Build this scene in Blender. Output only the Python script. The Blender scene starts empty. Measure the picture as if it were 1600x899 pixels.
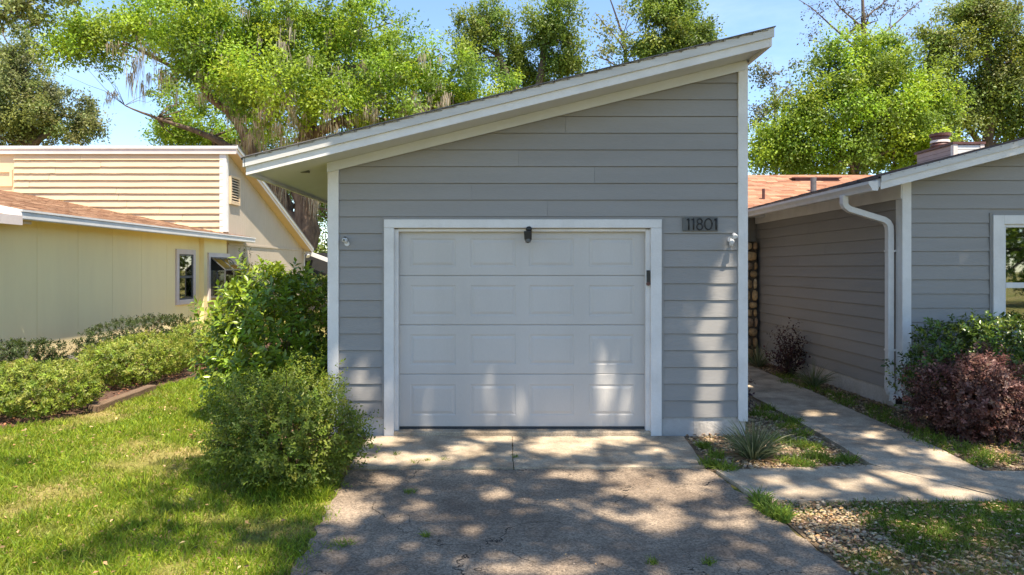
import bpy, math, numpy as np
from mathutils import Vector, Matrix
R = math.radians
sc = bpy.context.scene
COL = sc.collection
rng = np.random.default_rng(11)

# ------------------------------------------------------------------ camera, sky, sun, exposure
CAMH = 1.84
F = 1067.0           # focal length in photo pixels (24 mm on 36 mm)
CX, CY = 785.0, 419.0
cam = bpy.data.cameras.new('camera'); camo = bpy.data.objects.new('camera', cam); COL.objects.link(camo)
camo.location = (0, 0, CAMH); camo.rotation_euler = (R(90), 0, 0)
cam.sensor_width = 36; cam.lens = F/1600*36
cam.shift_x = (800-CX)/1600; cam.shift_y = -(449.5-CY)/1600
cam.clip_start = 0.05; cam.clip_end = 2000
sc.camera = camo

SUN_EL, SUN_AZ = R(66), R(30)      # azimuth: towards +X, measured from straight behind the camera
SV = Vector((math.sin(SUN_AZ)*math.cos(SUN_EL), -math.cos(SUN_AZ)*math.cos(SUN_EL), math.sin(SUN_EL)))
world = bpy.data.worlds.new('World'); sc.world = world; world.use_nodes = True
wn = world.node_tree; wn.nodes.clear()
sky = wn.nodes.new('ShaderNodeTexSky'); sky.sky_type = 'NISHITA'; sky.sun_disc = False
sky.sun_elevation = SUN_EL; sky.sun_rotation = math.atan2(SV.x, SV.y)
sky.air_density = 1.0; sky.dust_density = 0.0; sky.ozone_density = 6.0; sky.altitude = 20
bg = wn.nodes.new('ShaderNodeBackground'); bg.inputs['Strength'].default_value = 0.14
wo = wn.nodes.new('ShaderNodeOutputWorld')
tc = wn.nodes.new('ShaderNodeTexCoord'); mp = wn.nodes.new('ShaderNodeMapping'); mp.inputs['Scale'].default_value = (1.2, 1.2, 4.0)
nz = wn.nodes.new('ShaderNodeTexNoise'); nz.inputs['Scale'].default_value = 2.2; nz.inputs['Detail'].default_value = 7; nz.inputs['Roughness'].default_value = .62
rp = wn.nodes.new('ShaderNodeValToRGB'); rp.color_ramp.elements[0].position = .50; rp.color_ramp.elements[0].color = (0, 0, 0, 1)
rp.color_ramp.elements[1].position = .80; rp.color_ramp.elements[1].color = (.14, .14, .14, 1)
mx = wn.nodes.new('ShaderNodeMixRGB'); mx.inputs['Color2'].default_value = (7.0, 7.6, 8.4, 1)
wn.links.new(tc.outputs['Generated'], mp.inputs['Vector']); wn.links.new(mp.outputs['Vector'], nz.inputs['Vector'])
wn.links.new(nz.outputs['Fac'], rp.inputs['Fac']); wn.links.new(rp.outputs['Color'], mx.inputs['Fac'])
wn.links.new(sky.outputs['Color'], mx.inputs['Color1']); wn.links.new(mx.outputs['Color'], bg.inputs['Color']); wn.links.new(bg.outputs['Background'], wo.inputs['Surface'])
sl = bpy.data.lights.new('sun', 'SUN'); sl.energy = 5.0; sl.angle = R(0.53); sl.color = (1.0, .93, .82)
so = bpy.data.objects.new('sun', sl); COL.objects.link(so); so.location = (6, -10, 25)
so.rotation_euler = SV.to_track_quat('Z', 'Y').to_euler()
vs = sc.view_settings; vs.view_transform = 'Standard'; vs.look = 'None'; vs.gamma = 1; vs.exposure = 1.2; vs.use_curve_mapping = False
vs.use_white_balance = True; vs.white_balance_temperature = 7000; vs.white_balance_tint = 10
sc.render.engine = 'CYCLES'
sc.cycles.use_denoising = True
sc.cycles.max_bounces = 8; sc.cycles.diffuse_bounces = 5; sc.cycles.transparent_max_bounces = 12

# ------------------------------------------------------------------ helpers
def W(px, py, Y): return ((px-CX)*Y/F, Y, CAMH-(py-CY)*Y/F)      # a direction measured in the photograph at a known distance
def XW(px, Y): return (px-CX)*Y/F
def ZW(py, Y): return CAMH-(py-CY)*Y/F
def GY(py): return CAMH*F/(py-CY)

def parent_to(o, p):
    if p is not None:
        o.parent = p
        o.matrix_parent_inverse = Matrix.Translation(-p.location)     # parts are written in world coordinates
def tag(o, label=None, cat=None, group=None, kind=None):
    if label: o['label'] = label
    if cat: o['category'] = cat
    if group: o['group'] = group
    if kind: o['kind'] = kind
    return o
def empty(name, loc, label, cat, group=None):
    o = bpy.data.objects.new(name, None); COL.objects.link(o); o.location = loc; o.empty_display_size = .2
    return tag(o, label, cat, group)
def mk(name, v, f, mat, parent=None, smooth=False, col=None):
    me = bpy.data.meshes.new(name)
    if isinstance(f, np.ndarray):
        v = np.asarray(v, dtype=np.float32); nf, k = f.shape
        me.vertices.add(len(v)); me.vertices.foreach_set('co', v.ravel())
        me.loops.add(nf*k); me.loops.foreach_set('vertex_index', f.astype(np.int32).ravel())
        me.polygons.add(nf); me.polygons.foreach_set('loop_start', np.arange(0, nf*k, k, dtype=np.int32))
        me.update(calc_edges=True)
    else:
        me.from_pydata([tuple(p) for p in v], [], f); me.update()
    if col is not None:
        at = me.attributes.new('Col', 'FLOAT_COLOR', 'POINT')
        c = np.ones((len(me.vertices), 4), np.float32); c[:, :3] = col
        at.data.foreach_set('color', c.ravel())
    if smooth: me.polygons.foreach_set('use_smooth', [True]*len(me.polygons))
    if mat is not None: me.materials.append(mat)
    o = bpy.data.objects.new(name, me); COL.objects.link(o); parent_to(o, parent)
    return o
class MB:
    def __init__(s): s.v = []; s.f = []
    def box(s, x0, x1, y0, y1, z0, z1):
        b = len(s.v)
        s.v += [(x0,y0,z0),(x1,y0,z0),(x1,y1,z0),(x0,y1,z0),(x0,y0,z1),(x1,y0,z1),(x1,y1,z1),(x0,y1,z1)]
        s.f += [tuple(b+i for i in q) for q in ((0,3,2,1),(4,5,6,7),(0,1,5,4),(1,2,6,5),(2,3,7,6),(3,0,4,7))]
        return s
    def hexa(s, a, b_):      # two quads, lower ring a and upper ring b_
        b = len(s.v); s.v += list(a)+list(b_); n = len(a)
        s.f += [tuple(b+i for i in range(n-1, -1, -1)), tuple(b+n+i for i in range(n))]
        s.f += [(b+i, b+(i+1) % n, b+n+(i+1) % n, b+n+i) for i in range(n)]
        return s
    def tube(s, pts, rad, n=10, caps=True, flat=1.0):
        pts = [Vector(p) for p in pts]; b = len(s.v); up = Vector((0.13, .31, .94))
        for i, p in enumerate(pts):
            t = (pts[min(i+1, len(pts)-1)]-pts[max(i-1, 0)]).normalized()
            u = t.cross(up)
            if u.length < 1e-3: u = t.cross(Vector((1, 0, 0)))
            u.normalize(); w = t.cross(u); r = rad[i] if hasattr(rad, '__len__') else rad
            for k in range(n):
                a = 2*math.pi*k/n
                s.v.append(tuple(p+u*(r*math.cos(a))+w*(r*flat*math.sin(a))))
        for i in range(len(pts)-1):
            for k in range(n):
                s.f.append((b+i*n+k, b+i*n+(k+1) % n, b+(i+1)*n+(k+1) % n, b+(i+1)*n+k))
        if caps:
            s.f.append(tuple(b+k for k in range(n-1, -1, -1))); e = b+(len(pts)-1)*n
            s.f.append(tuple(e+k for k in range(n)))
        return s
    def build(s, name, mat, parent=None, smooth=False, bevel=0):
        o = mk(name, s.v, s.f, mat, parent, smooth)
        if bevel:
            m = o.modifiers.new('bevel', 'BEVEL'); m.width = bevel; m.segments = 2; m.limit_method = 'ANGLE'; m.angle_limit = R(40)
        return o
def box(name, x0, x1, y0, y1, z0, z1, mat, parent=None, bevel=0): return MB().box(x0,x1,y0,y1,z0,z1).build(name, mat, parent, bevel=bevel)

# ------------------------------------------------------------------ materials
def nodes(name):
    m = bpy.data.materials.new(name); m.use_nodes = True; t = m.node_tree
    return m, t, t.nodes['Principled BSDF']
def mat(name, c, rough=.6, var=.12, scale=3.0, bump=.0, bscale=60., c2=None, stretch=(1,1,1), spec=.35, fine=0.0):
    m, t, b = nodes(name); N = t.nodes.new; L = t.links.new
    tc = N('ShaderNodeTexCoord'); mp = N('ShaderNodeMapping'); mp.inputs['Scale'].default_value = stretch
    L(tc.outputs['Object'], mp.inputs['Vector'])
    nz = N('ShaderNodeTexNoise'); nz.inputs['Scale'].default_value = scale; nz.inputs['Detail'].default_value = 6; nz.inputs['Roughness'].default_value = .65
    L(mp.outputs['Vector'], nz.inputs['Vector'])
    rp = N('ShaderNodeValToRGB'); e = rp.color_ramp.elements
    c2 = c2 or tuple(x*(1-var*2) for x in c)
    e[0].position = .32; e[0].color = (*c2, 1); e[1].position = .62; e[1].color = (*c, 1)
    L(nz.outputs['Fac'], rp.inputs['Fac'])
    out = rp.outputs['Color']
    if fine:
        n2 = N('ShaderNodeTexNoise'); n2.inputs['Scale'].default_value = bscale; n2.inputs['Detail'].default_value = 3
        L(mp.outputs['Vector'], n2.inputs['Vector'])
        mr = N('ShaderNodeMapRange'); mr.inputs[1].default_value = .3; mr.inputs[2].default_value = .7; mr.inputs[3].default_value = 1-fine; mr.inputs[4].default_value = 1+fine
        L(n2.outputs['Fac'], mr.inputs[0])
        mu = N('ShaderNodeVectorMath'); mu.operation = 'SCALE'; L(out, mu.inputs[0]); L(mr.outputs[0], mu.inputs['Scale']); out = mu.outputs[0]
    L(out, b.inputs['Base Color'])
    b.inputs['Roughness'].default_value = rough; b.inputs['Specular IOR Level'].default_value = spec
    if bump:
        n3 = N('ShaderNodeTexNoise'); n3.inputs['Scale'].default_value = bscale; n3.inputs['Detail'].default_value = 5
        L(mp.outputs['Vector'], n3.inputs['Vector'])
        bp = N('ShaderNodeBump'); bp.inputs['Strength'].default_value = bump; bp.inputs['Distance'].default_value = .02
        L(n3.outputs['Fac'], bp.inputs['Height']); L(bp.outputs['Normal'], b.inputs['Normal'])
    return m
def vary(m, amt):
    t = m.node_tree; b = t.nodes['Principled BSDF']; src = b.inputs['Base Color'].links[0].from_socket
    oi = t.nodes.new('ShaderNodeObjectInfo'); mr = t.nodes.new('ShaderNodeMapRange'); mr.inputs[3].default_value = 1-amt; mr.inputs[4].default_value = 1+amt
    t.links.new(oi.outputs['Random'], mr.inputs[0]); mu = t.nodes.new('ShaderNodeVectorMath'); mu.operation = 'SCALE'
    t.links.new(src, mu.inputs[0]); t.links.new(mr.outputs[0], mu.inputs['Scale']); t.links.new(mu.outputs[0], b.inputs['Base Color'])
    return m
def leafmat(name, trans=.35, rough=.45, spec=.35):
    m, t, b = nodes(name); N = t.nodes.new; L = t.links.new
    at = N('ShaderNodeAttribute'); at.attribute_name = 'Col'
    L(at.outputs['Color'], b.inputs['Base Color']); b.inputs['Roughness'].default_value = rough; b.inputs['Specular IOR Level'].default_value = spec
    tr = N('ShaderNodeBsdfTranslucent'); hs = N('ShaderNodeHueSaturation'); hs.inputs['Value'].default_value = 1.35; hs.inputs['Hue'].default_value = .49
    L(at.outputs['Color'], hs.inputs['Color']); L(hs.outputs['Color'], tr.inputs['Color'])
    mxs = N('ShaderNodeMixShader'); mxs.inputs[0].default_value = trans
    L(b.outputs[0], mxs.inputs[1]); L(tr.outputs[0], mxs.inputs[2]); L(mxs.outputs[0], t.nodes['Material Output'].inputs['Surface'])
    return m
def colmat(name, rough=.8, bump=0, bscale=80, fine=.15):
    m, t, b = nodes(name); N = t.nodes.new; L = t.links.new
    at = N('ShaderNodeAttribute'); at.attribute_name = 'Col'
    tc = N('ShaderNodeTexCoord'); n2 = N('ShaderNodeTexNoise'); n2.inputs['Scale'].default_value = bscale; n2.inputs['Detail'].default_value = 4
    L(tc.outputs['Object'], n2.inputs['Vector'])
    mr = N('ShaderNodeMapRange'); mr.inputs[1].default_value = .3; mr.inputs[2].default_value = .7; mr.inputs[3].default_value = 1-fine; mr.inputs[4].default_value = 1+fine
    L(n2.outputs['Fac'], mr.inputs[0])
    mu = N('ShaderNodeVectorMath'); mu.operation = 'SCALE'; L(at.outputs['Color'], mu.inputs[0]); L(mr.outputs[0], mu.inputs['Scale'])
    L(mu.outputs[0], b.inputs['Base Color']); b.inputs['Roughness'].default_value = rough; b.inputs['Specular IOR Level'].default_value = .2
    if bump:
        bp = N('ShaderNodeBump'); bp.inputs['Strength'].default_value = bump; bp.inputs['Distance'].default_value = .01
        L(n2.outputs['Fac'], bp.inputs['Height']); L(bp.outputs['Normal'], b.inputs['Normal'])
    return m
M = {}
M['siding'] = vary(mat('grey_siding_paint', (.262,.25,.236), .55, .03, 1.2, bump=.15, bscale=45, stretch=(.35,.35,3), fine=.03, c2=(.237,.226,.213)), .035)
M['white'] = mat('white_trim_paint', (.67,.65,.625), .5, .06, 3, bump=.12, bscale=50, c2=(.58,.56,.535), fine=.02)
M['whitew'] = mat('weathered_white_board', (.56,.55,.53), .65, .1, 3, bump=.1, bscale=40, c2=(.45,.44,.42), stretch=(.3,1,3), fine=.03)
M['soffit'] = mat('soffit_paint', (.60,.62,.65), .6, .04, 2, bump=.1, bscale=30)
M['door'] = vary(mat('garage_door_paint', (.49,.468,.44), .45, .03, 1.1, bump=.10, bscale=90, c2=(.445,.423,.395), stretch=(1,1,.3), fine=.02), .01)
M['black'] = mat('black_plastic', (.02,.02,.02), .4, .1)
M['plaque'] = mat('dark_grey_plaque', (.11,.11,.105), .55, .1, 8)
M['rubber'] = mat('door_seal_rubber', (.04,.045,.05), .7)
M['whiteplastic'] = mat('white_plastic', (.60,.60,.60), .35, .02)
M['glasslens'] = mat('lens_glass', (.01,.01,.012), .05, 0, spec=.8)
M['found'] = mat('foundation_paint', (.40,.395,.39), .8, .06, 3, bump=.3, bscale=25, c2=(.34,.32,.30))
M['foundr'] = mat('foundation_block', (.50,.46,.41), .85, .1, 4, bump=.4, bscale=30, c2=(.40,.35,.29), fine=.08)
M['concrete'] = mat('old_concrete', (.46,.37,.265), .88, .2, 2.6, bump=.4, bscale=70, c2=(.20,.155,.108), fine=.24)
M['dark'] = mat('painted_dark_interior', (.03,.03,.032), .9)  # near-black colour paints the shade inside rooms, vent and rear recess
M['shingle'] = colmat('asphalt_shingle', .92, .5, 120, .2)
M['pebble'] = colmat('pebble_stone', .7, .2, 60, .12)
M['stonev'] = colmat('stone_veneer', .85, .6, 18, .3)
M['mortar'] = mat('stone_mortar', (.10,.075,.05), .95, .2)
M['yellow'] = mat('yellow_wall_paint', (.90,.75,.40), .65, .05, 1.2, bump=.1, bscale=30, stretch=(1,1,.25), c2=(.84,.69,.37))
M['cream'] = mat('cream_wall_paint', (.62,.465,.30), .65, .05, 1.5, bump=.1, bscale=30, c2=(.57,.425,.275))
M['beige'] = mat('beige_panel_paint', (.47,.395,.31), .7, .05, 1.5, bump=.1, bscale=30, c2=(.43,.36,.28))
M['pink'] = mat('pale_pink_trim', (.66,.57,.52), .6, .06, 3, c2=(.58,.49,.45))
M['mauve'] = mat('mauve_siding', (.36,.25,.23), .7, .08, 3)
M['brownmetal'] = mat('brown_sheet_metal', (.13,.055,.045), .5, .2, 6)
M['greymetal'] = mat('grey_vent_pipe', (.16,.15,.15), .6, .2, 8)
M['bark'] = mat('oak_bark', (.15,.105,.08), .95, .3, 4, bump=1.0, bscale=14, c2=(.06,.042,.033), stretch=(1,1,.3))
M['pinebark'] = mat('pine_bark', (.16,.12,.10), .95, .3, 4, bump=.8, bscale=16, c2=(.08,.06,.05), stretch=(1,1,.4))
M['stem'] = mat('shrub_stem', (.10,.065,.04), .9, .2, 10)
M['timber'] = mat('weathered_timber', (.20,.13,.08), .9, .25, 5, bump=.7, bscale=30, stretch=(6,.6,6))
M['mulch'] = mat('mulch_soil', (.13,.07,.045), .95, .3, 14, bump=1, bscale=50, c2=(.05,.03,.02), fine=.3)
M['soil'] = mat('leafy_soil', (.21,.145,.085), .95, .3, 9, bump=1, bscale=60, c2=(.08,.055,.033), fine=.3)
M['leaf'] = leafmat('leaf', .45)
M['gloss'] = leafmat('glossy_leaf', .25, .28, .5)
M['moss'] = leafmat('spanish_moss', .3, .9, .05)
M['grass'] = leafmat('grass_blade', .42, .5, .25)
M['litter'] = colmat('dry_leaf', .8, 0, 40, .2)
# lawn soil with straw-coloured patches
def lawnmat():
    m, t, b = nodes('lawn_soil'); N = t.nodes.new; L = t.links.new
    tc = N('ShaderNodeTexCoord')
    n1 = N('ShaderNodeTexNoise'); n1.inputs['Scale'].default_value = .9; n1.inputs['Detail'].default_value = 6; n1.inputs['Roughness'].default_value = .7
    n2 = N('ShaderNodeTexNoise'); n2.inputs['Scale'].default_value = 45; n2.inputs['Detail'].default_value = 4
    L(tc.outputs['Object'], n1.inputs['Vector']); L(tc.outputs['Object'], n2.inputs['Vector'])
    rp = N('ShaderNodeValToRGB'); e = rp.color_ramp.elements
    e[0].position = .40; e[0].color = (.15,.165,.03,1); e[1].position = .66; e[1].color = (.38,.27,.13,1)
    L(n1.outputs['Fac'], rp.inputs['Fac'])
    mr = N('ShaderNodeMapRange'); mr.inputs[1].default_value = .3; mr.inputs[2].default_value = .7; mr.inputs[3].default_value = .6; mr.inputs[4].default_value = 1.35
    L(n2.outputs['Fac'], mr.inputs[0])
    mu = N('ShaderNodeVectorMath'); mu.operation = 'SCALE'; L(rp.outputs['Color'], mu.inputs[0]); L(mr.outputs[0], mu.inputs['Scale'])
    L(mu.outputs[0], b.inputs['Base Color']); b.inputs['Roughness'].default_value = .95; b.inputs['Specular IOR Level'].default_value = .1
    bp = N('ShaderNodeBump'); bp.inputs['Strength'].default_value = .8; bp.inputs['Distance'].default_value = .03
    L(n2.outputs['Fac'], bp.inputs['Height']); L(bp.outputs['Normal'], b.inputs['Normal'])
    return m
M['lawn'] = lawnmat()
def asphaltmat():
    m, t, b = nodes('worn_asphalt'); N = t.nodes.new; L = t.links.new
    tc = N('ShaderNodeTexCoord')
    n1 = N('ShaderNodeTexNoise'); n1.inputs['Scale'].default_value = 1.1; n1.inputs['Detail'].default_value = 7; n1.inputs['Roughness'].default_value = .7
    L(tc.outputs['Object'], n1.inputs['Vector'])
    v = N('ShaderNodeTexVoronoi'); v.inputs['Scale'].default_value = 85; L(tc.outputs['Object'], v.inputs['Vector'])
    rp = N('ShaderNodeValToRGB'); e = rp.color_ramp.elements
    e[0].position = .35; e[0].color = (.158,.118,.086,1); e[1].position = .66; e[1].color = (.31,.242,.175,1)
    L(n1.outputs['Fac'], rp.inputs['Fac'])
    sp = N('ShaderNodeSeparateColor'); L(v.outputs['Color'], sp.inputs[0])
    mr = N('ShaderNodeMapRange'); mr.inputs[3].default_value = .60; mr.inputs[4].default_value = 1.34; L(sp.outputs[0], mr.inputs[0])
    mu = N('ShaderNodeVectorMath'); mu.operation = 'SCALE'; L(rp.outputs['Color'], mu.inputs[0]); L(mr.outputs[0], mu.inputs['Scale'])
    # cracks: thin lines on warped cells
    nw = N('ShaderNodeTexNoise'); nw.inputs['Scale'].default_value = 3.2; nw.inputs['Detail'].default_value = 5; L(tc.outputs['Object'], nw.inputs['Vector'])
    ad = N('ShaderNodeVectorMath'); ad.operation = 'MULTIPLY_ADD'; ad.inputs[1].default_value = (.7,.7,.7); L(nw.outputs['Color'], ad.inputs[0]); L(tc.outputs['Object'], ad.inputs[2])
    vc = N('ShaderNodeTexVoronoi'); vc.feature = 'DISTANCE_TO_EDGE'; vc.inputs['Scale'].default_value = .62; L(ad.outputs[0], vc.inputs['Vector'])
    n4 = N('ShaderNodeTexNoise'); n4.inputs['Scale'].default_value = 1.6; L(tc.outputs['Object'], n4.inputs['Vector'])
    wd = N('ShaderNodeMapRange'); wd.inputs[1].default_value = .42; wd.inputs[2].default_value = .62; wd.inputs[3].default_value = 0.0005; wd.inputs[4].default_value = .0036; L(n4.outputs['Fac'], wd.inputs[0])
    lt = N('ShaderNodeMath'); lt.operation = 'LESS_THAN'; L(vc.outputs['Distance'], lt.inputs[0]); L(wd.outputs[0], lt.inputs[1])
    mxc = N('ShaderNodeMixRGB'); mxc.inputs['Color2'].default_value = (.035,.028,.022,1); L(lt.outputs[0], mxc.inputs['Fac']); L(mu.outputs[0], mxc.inputs['Color1'])
    L(mxc.outputs[0], b.inputs['Base Color']); b.inputs['Roughness'].default_value = .9; b.inputs['Specular IOR Level'].default_value = .25
    h = N('ShaderNodeMath'); h.operation = 'SUBTRACT'; L(v.outputs['Distance'], h.inputs[1]); h.inputs[0].default_value = .5
    h2 = N('ShaderNodeMath'); h2.operation = 'SUBTRACT'; L(h.outputs[0], h2.inputs[0]); L(lt.outputs[0], h2.inputs[1])
    bp = N('ShaderNodeBump'); bp.inputs['Strength'].default_value = .7; bp.inputs['Distance'].default_value = .008
    L(h2.outputs[0], bp.inputs['Height']); L(bp.outputs['Normal'], b.inputs['Normal'])
    return m
M['asphalt'] = asphaltmat()
def glassmat(name, tint=(.8,.85,.85), refl=.35):
    m, t, b = nodes(name); N = t.nodes.new; L = t.links.new
    g = N('ShaderNodeBsdfGlossy'); g.inputs['Roughness'].default_value = .02; g.inputs['Color'].default_value = (.9,.95,.95,1)
    tr = N('ShaderNodeBsdfTransparent'); tr.inputs['Color'].default_value = (*tint, 1)
    fr = N('ShaderNodeFresnel'); fr.inputs['IOR'].default_value = 1.5
    ad = N('ShaderNodeMath'); ad.operation = 'ADD'; ad.inputs[1].default_value = refl; ad.use_clamp = True; L(fr.outputs[0], ad.inputs[0])
    mxs = N('ShaderNodeMixShader'); L(ad.outputs[0], mxs.inputs[0]); L(tr.outputs[0], mxs.inputs[1]); L(g.outputs[0], mxs.inputs[2])
    L(mxs.outputs[0], t.nodes['Material Output'].inputs['Surface'])
    return m
M['glass'] = glassmat('window_glass', (.55,.6,.58), .2)
M['gglass'] = glassmat('garden_window_glass', (.75,.78,.75), .05)

# ------------------------------------------------------------------ ground, lawn, drive and paths
g = MB()
g.v = [(-300,-300,-.02),(300,-300,-.02),(300,500,-.02),(-300,500,-.02)]; g.f = [(0,1,2,3)]
tag(g.build('ground', M['lawn']), kind='structure')
def sheet(name, poly, z0, z1, m, parent=None, jit=0.0, step=.12):
    pts = []
    for i, (a, b) in enumerate(zip(poly, poly[1:]+poly[:1])):
        n = max(1, int(math.hypot(b[0]-a[0], b[1]-a[1])/step)) if jit else 1
        for k in range(n):
            u = k/n; j = jit if k else 0
            pts.append((a[0]+(b[0]-a[0])*u+rng.normal(0, 1)*j, a[1]+(b[1]-a[1])*u+rng.normal(0, 1)*j))
    return MB().hexa([(x, y, z0) for x, y in pts], [(x, y, z1) for x, y in pts]).build(name, m, parent)
tag(sheet('driveway', [(-1.22,-7),(2.25,-7),(2.10,4.1),(1.90,6.16),(1.86,6.26),(-1.40,6.22),(-1.34,5.2),(-1.27,4.1)], -.06, .0, M['asphalt'], jit=.014, step=.07), kind='structure')
ap = tag(sheet('apron', [(-1.47,7.44),(-1.41,6.30),(.10,6.27),(.10,7.44)], -.08, .012, M['concrete'], jit=.003), kind='structure')
sheet('slab', [(.108,7.44),(.108,6.27),(1.865,6.30),(1.975,7.44)], -.08, .010, M['concrete'], ap, jit=.003)
wk = tag(sheet('walkway', [(1.93,6.17),(2.04,5.36),(4.0,5.36),(3.42,6.33)], -.08, .016, M['concrete'], jit=.004), kind='structure')
sheet('slab', [(3.43,6.335),(4.01,5.36),(5.6,5.40),(5.6,6.12),(4.32,6.13),(4.42,6.9),(4.47,8.27),(3.53,8.27)], -.08, .020, M['concrete'], wk, jit=.004)
sheet('slab', [(3.53,8.285),(4.48,8.285),(4.58,10.05),(3.57,10.05)], -.08, .016, M['concrete'], wk, jit=.004)
sheet('slab', [(3.57,10.065),(4.58,10.065),(4.62,12.3),(3.6,12.3)], -.08, .018, M['concrete'], wk, jit=.004)
sheet('slab', [(2.75,12.315),(4.62,12.315),(4.62,13.9),(2.75,13.9)], -.08, .02, M['concrete'], wk, jit=.004)
sheet('slab', [(5.61,5.40),(9.5,5.45),(9.5,6.15),(5.61,6.12)], -.08, .018, M['concrete'], wk, jit=.004)
tag(sheet('middle_bed', [(1.99,7.6),(1.88,6.2),(3.40,6.36),(3.52,8.3),(3.6,12.3),(2.72,12.3),(2.72,7.6)], -.05, -.006, M['soil']), kind='structure')
tag(sheet('side_bed', [(4.34,6.15),(9.5,6.17),(9.5,8.9),(5.2,8.9),(5.2,13.9),(4.63,13.9),(4.6,10),(4.49,8.2)], -.05, -.006, M['soil']), kind='structure')
tag(sheet('front_bed', [(2.12,3.4),(6.5,3.4),(6.5,5.38),(2.05,5.34)], -.05, -.010, M['soil']), kind='structure')
tag(sheet('mulch_bed', [(-9,7.4),(-5.75,7.5),(-5.30,8.7),(-5.33,10.4),(-5.15,12.2),(-5.2,18),(-8.6,18),(-9,16)], -.05, -.008, M['mulch']), kind='structure')
tag(sheet('shrub_bed', [(-2.5,7.0),(-1.5,6.1),(-1.45,7.5),(-1.93,7.5),(-1.93,13),(-3.6,13),(-3.4,8.3)], -.05, -.009, M['mulch']), kind='structure')
tm = box('landscape_timber', -.07, .07, -.78, .78, -.02, .075, M['timber'], bevel=.012)
tm.location = (-5.28, 9.55, 0); tm.rotation_euler = (0, 0, R(2))
tag(tm, 'weathered wooden landscape timber edging the hedge mulch beside lawn', 'timber')

# ------------------------------------------------------------------ siding
def clip(poly, cut):
    """keep the part of poly [(u,z)] below z = a + b*u"""
    a, b = cut; out = []
    for (p, q) in zip(poly, poly[1:]+poly[:1]):
        dp = a+b*p[0]-p[1]; dq = a+b*q[0]-q[1]
        if dp >= 0: out.append(p)
        if dp*dq < 0:
            t = dp/(dp-dq); out.append((p[0]+(q[0]-p[0])*t, p[1]+(q[1]-p[1])*t))
    return out
def plank(mp, u0, u1, z0, z1, ex, m, parent, cut=None, d0=.024, d1=.008, wav=0):
    poly = [(u0,z0),(u1,z0),(u1,z1),(u0,z1)]
    if wav:
        n = 14; poly = [(u0+(u1-u0)*i/n, z0+rng.normal(0, wav)) for i in range(n+1)]+[(u1,z1),(u0,z1)]
    if cut: poly = clip(poly, cut)
    if len(poly) < 3: return
    fr = [mp(u, z, d0+(d1-d0)*min(1, max(0, (z-z0)/ex))) for u, z in poly]; bk = [mp(u, z, 0) for u, z in poly]
    MB().hexa(bk, fr).build('siding_plank', m, parent)
def courses(mp, u0, u1, z0, zt, ex, m, parent, cut=None, holes=(), joints=True, wav=0):
    k = 0; z = z0
    while z < zt:
        z1 = min(z+ex-.005, zt); segs = [(u0, u1)]
        for (a, b, c, d) in holes:        # u from a to b, z from c to d
            if z1 > c+.01 and z < d-.01:
                if z < d < z1-.03: pass
                ns = []
                for s in segs:
                    if b <= s[0] or a >= s[1]: ns.append(s)
                    else:
                        if s[0] < a: ns.append((s[0], a))
                        if b < s[1]: ns.append((b, s[1]))
                segs = ns
        for (s0, s1) in segs:
            zz0, zz1 = z, z1
            if joints and s1-s0 > 3:
                j = s0+(s1-s0)*(.25+.5*((k*.618+.13) % 1))
                plank(mp, s0, j-.0012, zz0, zz1, ex, m, parent, cut, wav=wav); plank(mp, j+.0012, s1, zz0, zz1, ex, m, parent, cut, wav=wav)
            else: plank(mp, s0, s1, zz0, zz1, ex, m, parent, cut, wav=wav)
        z += ex; k += 1

# ------------------------------------------------------------------ garage
GYF = 7.5
ga = empty('garage', (.4, GYF, 0), 'grey lap-siding garage with steep single-slope roof and white overhead door', 'garage')
GL, GR = -1.912, 2.685
FZ = lambda x: 2.905+.2452*(x+1.82)         # frieze bottom
SZ = lambda x: FZ(x)+.104                   # soffit
DX0, DX1, DZ0, DZ1 = -1.146, 1.578, .085, 2.245
OX0, OX1 = XW(601,GYF), XW(1032.5,GYF); OZ1 = ZW(343.5,GYF)
sh = MB()
cutw = lambda x: SZ(x)+.02
def prism(mb, poly, y0, y1): mb.hexa([(x, y0, z) for x, z in poly], [(x, y1, z) for x, z in poly])
prism(sh, [(GL+.02,.0),(OX0+.1,.0),(OX0+.1,OZ1-.1),(GL+.02,OZ1-.1)], GYF+.12, GYF)
prism(sh, [(OX1-.1,.0),(GR-.02,.0),(GR-.02,OZ1-.1),(OX1-.1,OZ1-.1)], GYF+.12, GYF)
prism(sh, [(GL+.02,OZ1-.1),(GR-.02,OZ1-.1),(GR-.02,cutw(GR-.02)),(GL+.02,cutw(GL+.02))], GYF+.12, GYF)
sh.box(GL+.02, GL+.12, GYF+.13, 13.3, 0, cutw(GL)); sh.box(GR-.12, GR-.02, GYF+.13, 13.3, 0, cutw(GR-.12))
prism(sh, [(GL+.13,0),(GR-.13,0),(GR-.13,cutw(GR-.13)),(GL+.13,cutw(GL+.13))], 13.3, 13.2)
sh.build('wall', M['siding'], ga)
mpf = lambda u, z, d: (u, GYF-d, z)
courses(mpf, GL+.121, GR-.106, .205, 4.2, .1832, M['siding'], ga, cut=(FZ(0)+.03, .2452), holes=[(OX0-.028, OX1+.028, -1, OZ1+.02)])
mpl = lambda u, z, d: (GL+.02-d, u, z)
courses(mpl, GYF+.12, 13.2, .205, 2.85, .1832, M['siding'], ga)
mprt = lambda u, z, d: (GR-.02+d, u, z)
courses(mprt, GYF+.12, 13.2, .205, 4.05, .1832, M['siding'], ga)
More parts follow.
